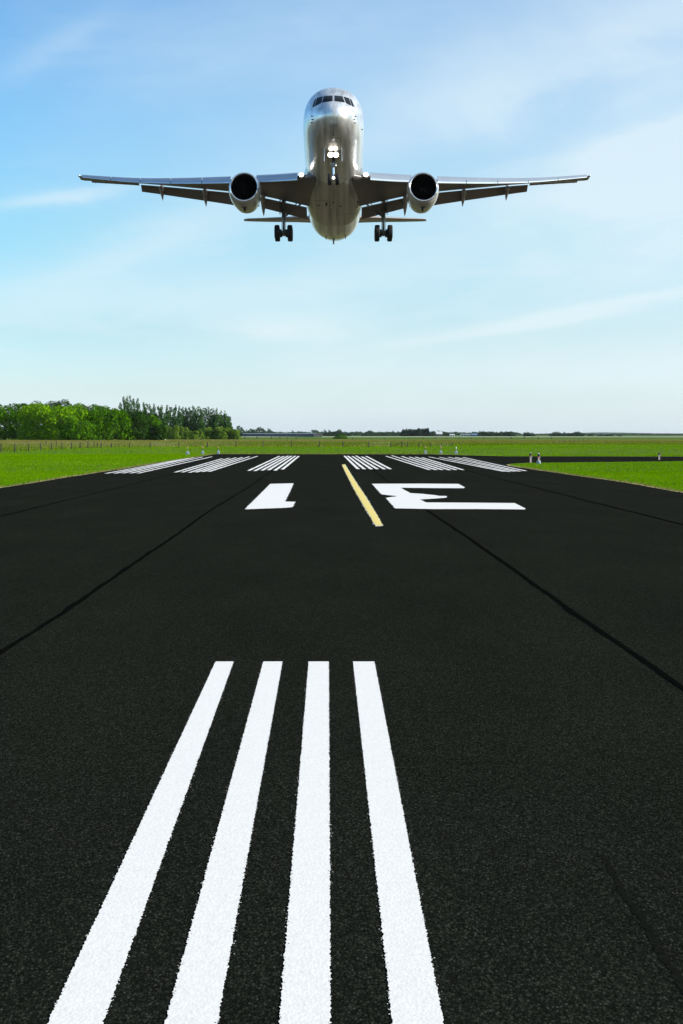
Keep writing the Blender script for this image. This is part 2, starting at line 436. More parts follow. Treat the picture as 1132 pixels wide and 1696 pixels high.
block([(835, 781.2), (845, 781.8), (853, 781.2), (862, 781.2), (871, 780.3)], [(711, 757), (728, 757.4), (743, 757.4), (755, 757.7), (767, 757.7)], 'the block beside the taxiway', 5, 150)

def gp(l): return [G(x, y) for x, y in l]
one = gp([(448, 802), (486.6, 801), (484, 808), (472.5, 831.5), (489.6, 831.8), (485, 840.8), (470, 842), (405.6, 844.4)])
tag(painted('runway_number', one, M['white'], .05, .009, 170, flecks=260), 'white painted number 1 with a short foot, lying on dark asphalt', 'runway number')
three = gp([(616.3, 801.8), (700, 801.6), (759.5, 802), (770.4, 807.8), (768, 809.2), (720, 809), (664, 808.4), (680, 817.4), (700, 818.6), (723, 821), (727, 822), (740, 822.2), (740, 825), (727, 826),
            (712, 827), (696, 828), (706, 833), (760, 833.2), (853, 834), (870.6, 843), (870, 844.6), (790, 844), (720, 844), (655, 842.8), (639.2, 825.6), (645, 824.4), (656, 823.0), (657, 822.2), (645, 821), (632, 819.4)])
tag(painted('runway_number', three, M['white'], .05, .009, 171, flecks=420), 'large white painted number 3 crossed by a tar seam', 'runway number')
yl = gp([(622.8, 871.6), (634.2, 871.0), (617.5, 842), (605, 822), (593, 804), (583, 788.5), (571.4, 769.4), (566.9, 770.2), (576.5, 790), (587, 810.5), (604, 840)])
tag(painted('centre_line', yl, M['yellow'], .10, .010, 172, flecks=60), 'yellow painted dash slanting between the numbers 1 and 3', 'yellow line')
yw = gp([(622.4, 872.5), (635, 871.9), (618.2, 842), (605.8, 822), (593.8, 804), (583.8, 788.5), (572, 769.1), (566.5, 769.8), (576, 790), (586.5, 810.5), (603.4, 840)])
o = painted('worn_edge', yw, M['dull_white'], .10, .014, 173, z=.008); o.parent = bpy.data.objects['centre_line']

# pale road and crop strip far off
sheet('far_road', [(-90, 885), (700, 800), (700, 985), (-90, 1060)], .05, M['gravel'])['kind'] = 'structure'
sheet('crop_field', [(-420, 830), (40, 830), (40, 1050), (-420, 1050)], .03, M['crop'])['kind'] = 'structure'

# ------------------------------------------------------------------ grass blades (stuff)
def inside(px, py, poly):
    poly = np.array(poly); x0, y0 = poly[:, 0], poly[:, 1]; x1, y1 = np.roll(x0, -1), np.roll(y0, -1)
    res = np.zeros(len(px), bool)
    for a, b, c, d in zip(x0, y0, x1, y1):
        cond = ((b > py) != (d > py))
        with np.errstate(divide='ignore', invalid='ignore'):
            xi = (c - a) * (py - b) / (d - b + 1e-12) + a
        res ^= cond & (px < xi)
    return res
def blades(pts, h, w, lean=.5):
    n = len(pts); a = rng.uniform(0, 2 * np.pi, n); hh = h * rng.uniform(.5, 1.35, n); ww = w * rng.uniform(.6, 1.4, n)
    la = rng.uniform(0, 2 * np.pi, n); ll = hh * lean * rng.uniform(.2, 1, n)
    V = np.zeros((n, 3, 3))
    V[:, 0, 0] = pts[:, 0] - np.cos(a) * ww; V[:, 0, 1] = pts[:, 1] - np.sin(a) * ww
    V[:, 1, 0] = pts[:, 0] + np.cos(a) * ww; V[:, 1, 1] = pts[:, 1] + np.sin(a) * ww
    V[:, 2, 0] = pts[:, 0] + np.cos(la) * ll; V[:, 2, 1] = pts[:, 1] + np.sin(la) * ll; V[:, 2, 2] = hh
    V[:, :2, 2] = -.01
    return V.reshape(-1, 3)
def scatter(x0, x1, y0, y1, n, view=1.4):
    x = rng.uniform(x0, x1, n); y = rng.uniform(y0, y1, n)
    k = (np.abs(x) < (CX / F * view) * y + 2) | (y < 35)
    return np.stack([x[k], y[k]], 1)
core = [(x, y) for x, y in runway_pts]
parts = []
for (x0, x1, y0, y1, n, h, w) in [(-26, -10, -2, 35, 100000, .04, .014), (9, 26, -2, 35, 100000, .04, .014), (-22, -10, 34, 62, 120000, .04, .014), (9, 21, 34, 62, 120000, .04, .014), (-40, -10, 62, 118, 190000, .045, .022), (8, 40, 60, 112, 190000, .045, .022), (-64, 64, 90, 175, 210000, .055, .035), (-85, 85, 170, 245, 170000, .06, .05)]:
    p = scatter(x0, x1, y0, y1, n)
    for dx, dy in ((0, 0), (.16, 0), (-.16, 0), (0, .3), (0, -.3)): p = p[~inside(p[:, 0] + dx, p[:, 1] + dy, core)]
    parts.append(blades(p, h, w))
tag(link('lawn_grass', np_mesh('lawn_grass', np.concatenate(parts), 3, M['lawn_blade'])), kind='stuff')
p = scatter(-125, 125, 128, 380, 300000)
bx = CX + p[:, 0] / p[:, 1] * F
bound = F * EYE / (np.interp(bx, [-40, 0, 48, 103, 185, 300, 700, 760, 900, 1180], [749.5, 748.6, 746.8, 744.3, 741.6, 740.6, 740.4, 738.6, 737, 736.4]) - HY)
near_edge = p[:, 1] - bound; p = p[near_edge > rng.exponential(2.0, len(p)) - 1.5]; bx = CX + p[:, 0] / p[:, 1] * F
# tan seed heads on the wooded side and in drifts; olive elsewhere
drift = np.sin(p[:, 0] * .06 + p[:, 1] * .043) * .22 + np.sin(p[:, 0] * .021 - p[:, 1] * .09) * .2
dry = rng.random(len(p)) < np.clip(np.interp(bx, [0, 240, 420, 1132], [.60, .46, .20, .10]) + drift + (p[:, 1] - 235) * .0038, .02, .97)
hs = np.interp(p[:, 1], [130, 180, 300, 380], [.24, .24, .2, .18])
wild = blades(p[dry], hs[dry], .04, .7)
tag(link('tall_grass', np_mesh('tall_grass', blades(p[~dry], hs[~dry] * .9, .045, .7), 3, M['tall_blade'])), kind='stuff')
# a dry fringe along the runway edges
fr = []
for ed in (left_edge, right_edge, far_edge):
    e = np.array(ed); i = rng.integers(0, len(e), 5200); q = e[i] + rng.normal(0, .16, (5200, 2))
    q = q[~inside(q[:, 0], q[:, 1], core)]; q = q[q[:, 1] > 30]; fr.append(blades(q, .075, .016))
tag(link('meadow_grass', np_mesh('meadow_grass', np.concatenate([wild] + fr), 3, M['lawn_dry'])), kind='stuff')

# ------------------------------------------------------------------ trees
def leaf_cards(lobes, n, size, up=.25, rs=None):
    """leaf clumps spread through the outer volume of a set of ellipsoid lobes (cx,cy,cz,rx,ry,rz)"""
    rs = rs or rng
    L = np.array(lobes, float); area = L[:, 3] * L[:, 5] + L[:, 4] * L[:, 5]; k = rs.choice(len(L), n, p=area / area.sum())
    d = rs.normal(0, 1, (n, 3)); d /= np.linalg.norm(d, axis=1)[:, None]
    rad = 1 - np.abs(rs.normal(0, .16, n)); rad += (rs.random(n) < .12) * rs.uniform(0, .16, n)
    c = L[k, :3] + d * L[k, 3:] * rad[:, None]
    dead = np.zeros(n, bool)                      # drop what is buried deep in another lobe
    for j in range(len(L)):
        q = (c - L[j, :3]) / L[j, 3:]; dead |= (np.linalg.norm(q, axis=1) < .62) & (k != j)
    c, d, k = c[~dead], d[~dead], k[~dead]; n = len(c)
    nn = d * .8 + rs.normal(0, .55, (n, 3)) + np.array([0, 0, up]); nn /= np.linalg.norm(nn, axis=1)[:, None]
    t = np.cross(nn, rs.normal(0, 1, (n, 3))); t /= np.linalg.norm(t, axis=1)[:, None]; b = np.cross(nn, t)
    s = size * rs.uniform(.45, 1.3, n)[:, None]; w = s * rs.uniform(.45, .9, (n, 1))
    V = np.stack([c - t * s, c - b * w + nn * s * .15, c + t * s, c + b * w - nn * s * .15], 1)
    return V.reshape(-1, 3)

def trunk_mb(h, r, limbs, seed, lean=0):
    rr = random.Random(seed); mb = MB()
    segs = [(0, 0, 0, r * 1.3), (lean * .3, 0, h * .12, r), (lean * .6, rr.uniform(-.1, .1) * r, h * .5, r * .72), (lean, 0, h, r * .3)]
    for a, b in zip(segs, segs[1:]): mb.tube(a[:3], b[:3], a[3], b[3], 8)
    for (x, y, z) in limbs:
        z0 = h * rr.uniform(.3, .65); mb.tube((lean * .5, 0, z0), (x * .75, y * .75, max(z0, z)), r * .45, r * .12, 6)
    return mb

def broadleaf(h, w, n, seed, base=.06, size=.42):
    """round-headed broadleaf: many lobes over a wide, low crown"""
    rs = np.random.default_rng(seed); lobes = []
    for i in range(n):
        a = rs.uniform(0, 6.28); z = rs.uniform(base + .12, .86) * h
        prof = math.sin(min(1, max(.12, (z / h - base) / (1 - base) * 1.0 + .12)) * math.pi * .86) ** .6
        q = w / 2 * prof * rs.uniform(.35, .78)
        r = w * rs.uniform(.13, .22)
        lobes.append((math.cos(a) * q, math.sin(a) * q, z, r * rs.uniform(.9, 1.2), r * rs.uniform(.9, 1.2), r * rs.uniform(.7, 1.0)))
    lobes.append((0, 0, h * .42, w * .36, w * .36, h * .34))
    for i in range(7):
        a = i * .9 + rs.uniform(0, .5); q = w * rs.uniform(.25, .42); lobes.append((math.cos(a) * q, math.sin(a) * q, h * rs.uniform(.07, .2), w * .15, w * .15, h * .15))
    return lobes

def make_tree(name, lobes, ncards, size, lm, h, r, seed, loc, label, cat, group, with_trunk=True, rot=0, up=.25):
    t = empty(name, loc, (0, 0, rot)); tag(t, label, cat, group)
    rs = np.random.default_rng(seed)
    link('crown', np_mesh('crown', leaf_cards(lobes, ncards, size, up, rs), 4, lm), t)
    if with_trunk: trunk_mb(h, r, [l[:3] for l in lobes[:5]], seed).build('trunk', M['bark'], t)
    return t

# left wood: px of the crown centre, px width, top y, distance, foliage, label
wood = [(8, 92, 668, 405, 'leaf_mid', 'big mid-green tree cut off by the left picture edge'),
        (62, 74, 671, 398, 'leaf_bright', 'bright yellow-green broad tree between the two leftmost dark crowns'),
        (104, 86, 673, 395, 'leaf_bright', 'widest bright yellow-green tree at the front of the wood'),
        (150, 70, 677, 402, 'leaf_mid', 'mid-green tree just right of the wide bright tree'),
        (186, 64, 681, 405, 'leaf_mid', 'mid-green round tree before the tall poplar clump'),
        (222, 62, 684, 410, 'leaf_dark', 'dark green tree under the tallest poplars'),
        (250, 54, 694, 415, 'leaf_mid', 'low rounded tree where the wood slopes down to the bushes'),
        (28, 60, 664, 450, 'leaf_dark', 'dark tree top rising behind the leftmost trees'),
        (62, 56, 659, 455, 'leaf_dark', 'dark crown topping the wood, left one of the highest two'),
        (96, 60, 660, 455, 'leaf_dark', 'dark crown topping the wood, right one of the highest two'),
        (130, 56, 668, 460, 'leaf_dark', 'dark green crown behind the mid-green tree'),
        (166, 54, 670, 460, 'leaf_mid', 'tree top showing behind the middle of the wood'),
        (198, 50, 674, 460, 'leaf_mid', 'tree top just left of the first poplar'),
        (128, 60, 697, 385, 'leaf_mid', 'low dark-footed tree in front of the wide bright tree'),
        (262, 32, 704, 400, 'leaf_dark', 'small dark bush ending the wood beside the willows'),
        (-40, 80, 664, 430, 'leaf_mid', 'tree standing outside the frame beyond the left edge')]
for i, (px, wpx, ty, Y, lm, lb) in enumerate(wood):
    if i == len(wood) - 1: continue
    h = ZA(ty, Y); w = wpx * Y / F
    make_tree('broadleaf_tree', broadleaf(h, w, 30, 900 + i), 13000, .27, M[lm], h * .75, .22, 900 + i, (XA(px, Y), Y, 0), lb, 'tree', 'trees of the wood')

# poplar row
pop = [(199, 664, 3.6), (206, 657, 4.2), (212, 654, 4.6), (217, 655, 4.4), (223, 657, 4.4), (229, 660, 4), (238, 666, 3.6), (243, 667, 4), (249, 667, 4), (257, 668, 4), (263, 671, 3.6),
       (269, 671, 4), (276, 671, 4), (283, 671, 3.8), (290, 672, 4), (296, 672, 4), (303, 672, 3.8), (309, 675, 3.8), (315, 674, 3.8), (321, 673, 4), (327, 673, 4),
       (332, 674, 4), (339, 674, 4.2), (346, 674, 4.4), (353, 676, 4.4), (359, 677, 4.4), (365, 679, 4.4), (371, 681, 4), (376, 685, 3.6), (380, 688, 3)]
for i, (px, ty, w) in enumerate(pop):
    Y = 610 + rnd.uniform(-12, 12); h = ZA(ty, Y); w *= .92; rs = np.random.default_rng(300 + i); lobes = []
    for j in range(15):
        f = (j + rs.uniform(0, 1)) / 15; z = h * (.16 + .82 * f); q = w * (1 - .72 * f ** 1.6) * .5
        a = rs.uniform(0, 6.28); r = max(.28, q * rs.uniform(.55, .85))
        lobes.append((math.cos(a) * q * .7, math.sin(a) * q * .7, z - r * .3, r, r, r * rs.uniform(1.4, 2.2)))
    make_tree('poplar_tree', lobes, 2200, .30, M['leaf_poplar'], h * .9, .16, 300 + i, (XA(px, Y), Y, 0), '%s slim poplar from the left in the tall row' % ORD[i], 'poplar', 'poplars in a row')

# willow bushes in front of the poplars
wil = [(277, 702, 20), (289, 703, 20), (300, 706, 18), (311, 707, 17), (322, 711, 16), (333, 711, 15), (345, 707, 20), (357, 707, 18), (368, 706, 20), (380, 707, 18), (390, 709, 18)]
for i, (px, ty, wpx) in enumerate(wil):
    Y = 470 + rnd.uniform(-8, 8); h = ZA(ty, Y); w = wpx * Y / F
    make_tree('willow_bush', broadleaf(h, w, 12, 500 + i, .0), 1900, .26, M['leaf_willow'], h * .6, .09, 500 + i, (XA(px, Y), Y, 0), '%s olive-green willow bush from the left below the poplars' % ORD[i], 'bush', 'willow bushes below the poplars', up=.1)

# trees along the horizon
far_proto = []
for q in range(5):
    rs = np.random.default_rng(700 + q)
    far_proto.append((np_mesh('crown', leaf_cards(broadleaf(1.0, 1.0, 14, 710 + q, .04), 700, .075, .25, rs), 4, M['leaf_far']), trunk_mb(.6, .03, [], q)))
def far_tree(px, wpx, ty, Y, label, group, k, lm=None):
    h = ZA(ty, Y); w = wpx * Y / F; me = far_proto[k % 5][0]
    t = empty('distant_tree', (XA(px, Y), Y, 0), (0, 0, k * 1.3)); tag(t, label, 'tree', group)
    c = link('crown', me, t); c.scale = (w, w, h)
    return t
grpA = [(397, 10, 706, 'dark'), (404, 9, 709, ''), (410, 9, 711, ''), (417, 10, 708, ''), (424, 9, 709.5, ''), (431, 10, 708, ''), (438, 10, 708.5, ''), (446, 11, 709, ''), (452, 8, 713, '')]
for i, (px, w, ty, _) in enumerate(grpA):
    far_tree(px, w * 1.25, ty, 1150 + 25 * (i % 3), '%s dark distant tree from the left behind the long shed' % ORD[i], 'distant trees behind the shed', i)
grpB = [(485, 5, 712.3), (495, 6, 713), (501, 5, 714), (522, 12, 712.3), (528, 8, 713)]
for i, (px, w, ty) in enumerate(grpB):
    far_tree(px, w * 1.3, ty, 1700, '%s small distant tree from the left above the long shed roof' % ORD[i], 'small distant trees above the shed roof', i + 2)
grpC = [(540, 7, 711), (546, 7, 711.5), (553, 7, 713.5), (557, 7, 712.5), (563, 7, 711.6), (568, 6, 714), (577, 8, 717)]
for i, (px, w, ty) in enumerate(grpC):
    far_tree(px, w * 1.3, ty, 1300, '%s distant tree from the left in the clump over the lone shrub' % ORD[i], 'distant trees over the lone shrub', i + 1)
grpD = [(602, 6, 716.3), (608, 5, 715.5), (614, 9, 713.3), (620, 7, 714.5), (626, 7, 716), (633, 7, 714.8), (640, 8, 714), (645, 7, 716), (653, 7, 713.2), (660, 8, 713.8), (665, 6, 713.5)]
for i, (px, w, ty) in enumerate(grpD):
    far_tree(px, w * 1.3, ty, 1500 + 40 * (i % 2), '%s distant tree from the left leading up to the dark spruces' % ORD[i], 'distant trees left of the spruces', i + 3)
# dense spruce belt
sp_me = np_mesh('crown', leaf_cards([(0, 0, .1 + .85 * f, .5 * (1 - f * .8), .5 * (1 - f * .8), .14) for f in np.linspace(0, .98, 9)], 700, .09, .1, np.random.default_rng(5)), 4, M['leaf_spruce'])
for i in range(16):
    px = 668.5 + i * 2.75 + rnd.uniform(-.8, .8); Y = 1350 + rnd.uniform(-10, 10); h = ZA(711 + rnd.uniform(-.6, .8) - (1.2 if i > 8 else 0), Y)
    t = empty('spruce_tree', (XA(px, Y), Y, 0), (0, 0, i)); tag(t, '%s spruce from the left in the near-black belt on the horizon' % ORD[i], 'spruce', 'spruces in the dark belt')
    c = link('crown', sp_me, t); c.scale = (rnd.uniform(10, 13) * Y / F, 9 * Y / F, h)
grpE = [(717, 8, 714.5), (721, 7, 713), (727, 9, 712.4), (733, 9, 713), (737, 8, 714.5), (743, 8, 717)]
for i, (px, w, ty) in enumerate(grpE):
    far_tree(px, w * 1.25, ty, 1420 if i not in (0,) else 1330, '%s distant tree from the left around the grey roofed house' % ORD[i], 'distant trees around the house', i)
grpF = [(796, 10, 713.5), (802, 10, 713), (809, 10, 713.6), (816, 10, 715), (825, 9, 715.2), (831, 11, 714), (839, 11, 713.2), (845, 11, 713.6), (850, 8, 716)]
for i, (px, w, ty) in enumerate(grpF):
    far_tree(px, w * 1.2, ty, 1250, '%s rounded distant tree from the left in the pair of clumps past the sheds' % ORD[i], 'distant trees past the sheds', i + 2)
grpG = [(871, 9, 716.4), (877, 10, 715), (882, 8, 716)]
for i, (px, w, ty) in enumerate(grpG):
    far_tree(px, w * 1.2, ty, 1250, '%s tree from the left in the small three-tree clump on the horizon' % ORD[i], 'trees of the small horizon clump', i)
grpH = [(914, 9, 716.5), (921, 10, 715.4), (928, 10, 715), (935, 10, 715.2), (942, 9, 716), (950, 9, 715.6), (957, 10, 715), (964, 9, 715.8), (978, 9, 718), (994, 9, 719), (1004, 9, 718.8), (1013, 8, 719.2), (1027, 8, 720)]
for i, (px, w, ty) in enumerate(grpH):
    far_tree(px, w * 1.2, ty, 1250, '%s tree from the left in the last long clump on the horizon' % ORD[i], 'trees of the long horizon clump', i + 4)
# one faint mass of woods nobody could count
tl = []
for i in range(420):
    px = rnd.uniform(380, 860); Y = rnd.uniform(2300, 2900); h = ZA(715.8 + rnd.uniform(-.8, 1.4) + abs(px - 560) * .004, Y); w = rnd.uniform(5, 9) * Y / F
    tl.append((XA(px, Y), Y, h * .45, w * .6, w * .6, h * .55))
for i in range(160):
    px = rnd.uniform(860, 1160); Y = rnd.uniform(3200, 3800); h = ZA(719.0 + rnd.uniform(-.6, .5), Y); w = rnd.uniform(5, 12) * Y / F
    tl.append((XA(px, Y), Y, h * .45, w * .6, w * .6, h * .55))
tag(link('distant_woods', np_mesh('distant_woods', leaf_cards(tl, 16000, 2.2, .2, np.random.default_rng(3)), 4, M['leaf_far'])), kind='stuff')
# low blue hills at the end of the plain
V = []; Fc = []; n = 60
for i in range(n + 1):
    x = -3000 + 6000 * i / n; hgt = 5.5 + 2.6 * math.sin(i * .5) + 1.8 * math.sin(i * 1.27 + 1)
    V += [(x, 5200, 0), (x, 5600, hgt), (x, 6400, 0)]
    if i: a = 3 * i; Fc += [(a - 3, a, a + 1, a - 2), (a - 2, a + 1, a + 2, a - 1)]
tag(obj('hills', V, Fc, M['hill']), kind='structure')
# lone low shrub in the meadow
Y = 520; make_tree('low_shrub', [(-1.3, 0, .45, 1.0, .9, .5), (0, 0, .8, 1.2, 1, .85), (1.2, 0, .65, 1.0, .9, .7), (2.0, 0, .4, .7, .7, .45), (-2.2, 0, .25, .7, .6, .3)], 1300, .16, M['leaf_mid'], .6, .05, 77, (XA(564, Y), Y, 0),
                   'lone low dark shrub in the meadow past the fence', 'shrub', None)

# ------------------------------------------------------------------ far buildings
def building(name, x, y, L, D, wall_h, roof_h, mw, mr, label, cat, rz=0):
    b = empty(name, (x, y, 0), (0, 0, rz)); tag(b, label, cat)
    mb = MB(); a, d = L / 2, D / 2
    mb.add([(-a, -d, 0), (a, -d, 0), (a, d, 0), (-a, d, 0), (-a, -d, wall_h), (a, -d, wall_h), (a, d, wall_h), (-a, d, wall_h), (-a, 0, wall_h + roof_h), (a, 0, wall_h + roof_h)],
           [(0, 1, 5, 4), (2, 3, 7, 6), (1, 2, 6, 9, 5), (3, 0, 4, 8, 7), (0, 3, 2, 1)]); mb.build('wall', mw, b, smooth=False)
    e = .4; t = .18; mb = MB()
    for s in (-1, 1):
        q = [(-a - e, s * (d + e), wall_h - roof_h * e / d), (a + e, s * (d + e), wall_h - roof_h * e / d), (a + e, 0, wall_h + roof_h), (-a - e, 0, wall_h + roof_h)]
        up = [(p[0], p[1], p[2] + t) for p in q]
        mb.add(q + up, [(0, 1, 2, 3), (4, 5, 6, 7), (0, 1, 5, 4), (1, 2, 6, 5), (2, 3, 7, 6), (3, 0, 4, 7)])
    mb.build('roof', mr, b, smooth=False)
    return b
x1, y1, x2, y2 = XA(527, 880), 880, XA(396, 1180), 1180
Ls = math.hypot(x2 - x1, y2 - y1); an = math.atan2(y1 - y2, x1 - x2)
b = building('long_shed', (x1 + x2) / 2, (y1 + y2) / 2, Ls, 5, 2.0, .35, M['shed_wall'], M['shed_roof'], 'long low dark shed with a pale roof below the far trees', 'shed', an)
for i in range(14):
    MB().box((-Ls / 2 + Ls * (i + .5) / 14, -2.54, .75), (2.2, .1, 1.0)).build('door', M['dark_wall'], b, smooth=False)
for px, w, wh, rh, mw, mr, lb in [(767, 7.4, 719.9, 718.4, 'white_wall', 'shed_roof', 'small white shed, leftmost of the sheds on the horizon'), (775, 7, 720.3, 718.8, 'white_wall', 'shed_roof', 'small pale shed beside the white shed on the horizon'),
                                  (787, 13, 720.2, 718.4, 'blue_roof', 'blue_roof', 'long blue shed touching the rounded distant trees'), (749, 7, 720.6, 719.2, 'white_wall', 'grey_roof', 'low pale shed right of the house among the trees')]:
    Y = 1280; b = building('farm_shed', XA(px, Y), Y, w * Y / F, 6, ZA(wh, Y), (wh - rh) * Y / F, M[mw], M[mr], lb, 'shed', rnd.uniform(-.1, .1))
    for q in (-.25, .25): MB().box((q * w * Y / F, -3.05, .7), (.9, .1, 1.3)).build('door', M['dark_wall'], b, smooth=False)
Y = 1300; b = building('farm_house', XA(727, Y), Y, 9.5 * Y / F, 6, ZA(718.6, Y), 3.6 * Y / F, M['dark_wall'], M['grey_roof'], 'farm house with a pale grey roof and dark wall among trees', 'house', .15)
for q in (-1.2, 1.2): MB().box((q, -3.05, 1.0), (.7, .1, .8)).build('window', M['navy'], b, smooth=False)
for px, ty, Y, lb in [(571, 713.5, 1300, 'thin utility pole right of the clump over the shrub'), (749, 714.8, 1500, 'thin utility pole right of the house among trees')]:
    po = empty('utility_pole', (XA(px, Y), Y, 0)); tag(po, lb, 'utility pole', 'utility poles on the horizon'); h = ZA(ty, Y)
    MB().tube((0, 0, 0), (0, 0, h), .16, .11, 8).build('pole', M['wood'], po); MB().box((0, 0, h - .5), (1.8, .12, .14)).build('crossarm', M['wood'], po)

# ------------------------------------------------------------------ wire fences
def fence(posts, label, height, rad, wires, group=None, braces=()):
    P = [(XA(px, Y), Y, h) for px, Y, h in posts]
    f = empty('wire_fence', (P[0][0], P[0][1], 0)); tag(f, label, 'fence', group); ox, oy = P[0][:2]
    for i, (x, y, h) in enumerate(P):
        lx, ly = rnd.uniform(-.04, .04) * h, rnd.uniform(-.03, .03) * h; r = rad * rnd.uniform(.85, 1.2); mb = MB()
        mb.loft([[(x - ox + lx * t + r * q * math.cos(a), y - oy + ly * t + r * q * math.sin(a), z) for a in [k * math.pi / 4 for k in range(8)]] for z, t, q in ((-.1, 0, 1.05), (h * .5, .5, 1), (h - .015, 1, .95), (h, 1, .8))])
        mb.build('post', M['wood'], f)
    mb = MB()
    for w in wires:
        for (xa, ya, ha), (xb, yb, hb) in zip(P, P[1:]): mb.tube((xa - ox, ya - oy, ha * w), (xb - ox, yb - oy, hb * w), .006, n=4)
    mb.build('wire', M['wire'], f)
    for (pa, Ya, za, pb, Yb, zb) in braces:
        MB().tube((XA(pa, Ya) - ox, Ya - oy, za), (XA(pb, Yb) - ox, Yb - oy, zb), .035).build('brace', M['wood'], f)
    return f
def fp(px, base, top): Y = F * EYE / (base - HY); return (px, Y, (base - top) * Y / F)
fence([fp(2, 749, 735), fp(25, 749, 734.6), fp(48, 747.3, 734), fp(68, 746.3, 733.8), fp(86, 745.2, 733), fp(103, 744.2, 732.9), fp(119, 743.9, 732.7), fp(133.5, 743.2, 731.9), fp(146, 742.4, 731.6), fp(156, 742.2, 733.2), fp(162, 742.2, 733.3), fp(168, 742, 733), fp(185, 741.8, 733.5), fp(215, 741.8, 733.5), fp(249.5, 741.3, 733.4),
       fp(296, 741, 732.4), fp(344, 740.9, 731.8), fp(391.3, 740.5, 731), fp(436, 740.6, 730.3), fp(483, 740.6, 730.3), fp(529, 740.8, 730.3), fp(568.5, 741, 731), fp(610.6, 741.3, 731.2), fp(647.5, 741, 731.8), fp(666, 741.2, 731.2), fp(675.7, 740.8, 732), fp(694.5, 740.8, 732.8), fp(713.4, 740.8, 733.3), fp(732, 740, 733.6), fp(749.5, 738.8, 733.8)],
      'long post-and-wire fence across the grass behind the runway end', 1, .055, (.35, .65, .92), 'post-and-wire fences', [(651, 178, .1, 666, 178, .68), (666, 178, .65, 674, 178, .1)])
fence([fp(77, 737.8, 730.6), fp(93.7, 738.2, 731)], 'two-post bit of wire fence in dry grass before the wood', 1, .06, (.5, .9), 'post-and-wire fences')
fence([fp(917.5, 734.4, 731), fp(926.5, 733.8, 730), fp(935, 733, 729), fp(943.5, 732.4, 727.8), fp(951.5, 732, 727.6), fp(959, 731.6, 727.3), fp(966.5, 731, 727.2), fp(975, 730.2, 727)], 'short slanting line of thin fence posts in the meadow near the taxiway', 1, .07, (.5, .9), 'post-and-wire fences')
fence([fp(px, 727.4, t) for px, t in [(406, 722.5), (426, 722.4), (450, 722.5), (464, 723), (476, 724), (491, 724), (584, 724.5), (615, 724.8), (637, 725), (678, 724.8), (702, 724.7), (721, 724.6), (740, 724.6), (761, 724.6), (781, 724.6), (801, 724.3), (822, 724.2), (847, 723.8), (869, 721.8), (892, 723.6), (914, 723.8)]],
      'faint far wire fence along the green field before the pale road', 1, .13, (.5, .9), 'post-and-wire fences')
MB().box((0, 0, .35), (.22, .22, .7), .02).build('marker_post', M['white_wall'], loc=(XA(274, 400), 400, .35 - .35))
tag(bpy.data.objects['marker_post'], 'small white marker post at the foot of the wood', 'marker post')

# ------------------------------------------------------------------ runway lights
def edge_light(px, base, top, label, red=True):
    Y = F * EYE / (base - HY); h = (base - top) * Y / F; t = empty('runway_light', (XA(px, Y), Y, 0)); tag(t, label, 'runway light', 'red and white runway end lights')
    w = .24; MB().box((0, 0, .11), (w, w * .9, .22), .02).build('housing', M['box_paint'], t)
    MB().lathe([(.06, .22), (.045, .27), (.026, .33)], n=12).build('neck', M['box_paint'], t)
    MB().tube((0, 0, .31), (0, 0, h - .10), .020, n=10).build('stem', M['strut'], t)
    MB().lathe([(.025, h - .11), (.042, h - .10), (.046, h - .04), (.035, h - .005), (.012, h)], n=16).build('lens', M['red_lens'] if red else M['clear'], t)
    MB().lathe([(.048, h - .125), (.048, h - .105)], n=16).build('collar', M['pink_post'] if red else M['clear'], t)
    return t
for i, (px, b_, t_) in enumerate([(311, 753.4, 740), (336, 752.8, 739.6), (362, 752.2, 739.6)]):
    edge_light(px, b_, t_, ('leftmost of three red-topped lights past the left stripes', 'middle one of three red-topped lights past the left stripes', 'red-topped light nearest the runway middle, past the left stripes')[i])
for i, (px, b_, t_) in enumerate([(705, 752, 739), (730.5, 752.3, 739.5), (755.8, 752.2, 740.4)]):
    edge_light(px, b_, t_, ('red-topped light on the far right edge, leftmost of three', 'red-topped light in the middle of three on the far right edge', 'pale-topped light, the only one without a red lens')[i], i < 2)
def taxi_light(px, base, top, label, foot):
    Y = F * EYE / (base - HY); h = (base - top) * Y / F; t = empty('taxiway_light', (XA(px, Y), Y, 0)); tag(t, label, 'taxiway light', 'dark-topped taxiway lights')
    if foot: MB().lathe([(.10, 0), (.12, .05), (.11, .16), (.06, .21)], n=16).build('foot', M['box_paint'], t)
    MB().tube((-.015, 0, 0), (-.015, 0, h * .62), .028, n=10).build('stem', M['pink_post'], t)
    MB().tube((.05, .02, 0), (.05, .02, h * .56), .02, n=8).build('side_rod', M['box_paint'], t)
    MB().box((.015, .01, h * .58), (.17, .07, .05), .01).build('bracket', M['box_paint'], t)
    MB().lathe([(.05, h * .6), (.055, h * .72)], n=16).build('collar', M['red_lens'], t)
    MB().lathe([(.05, h * .72), (.058, h * .76), (.058, h * .9), (.04, h * .96)], n=16).build('lens', M['navy'], t)
    MB().lathe([(.03, h * .96), (.024, h)], n=12).build('cap', M['clear'], t)
taxi_light(879, 766.4, 749.7, 'dark-topped taxiway light, left one of the close pair', False)
taxi_light(892.5, 768.6, 750.4, 'dark-topped taxiway light with a pale round foot, right one of the pair', True)
taxi_light(1092, 761.6, 749, 'lone dark-topped taxiway light far right by the taxiway', False)

# ------------------------------------------------------------------ AIRLINER (local axes: x sideways, y aft, z up)
K = .70
PITCH, NOSE = R(11.1), Vector((-.65, 112.0, 27.59))
plane = empty('airplane', NOSE, (-PITCH, 0, 0))
tag(plane, 'silver twin-engine airliner flying in low with wheels down and lamps lit', 'airplane')
PM = Matrix.Translation(NOSE) @ Matrix.Rotation(-PITCH, 4, 'X'); PI_ = PM.inverted()

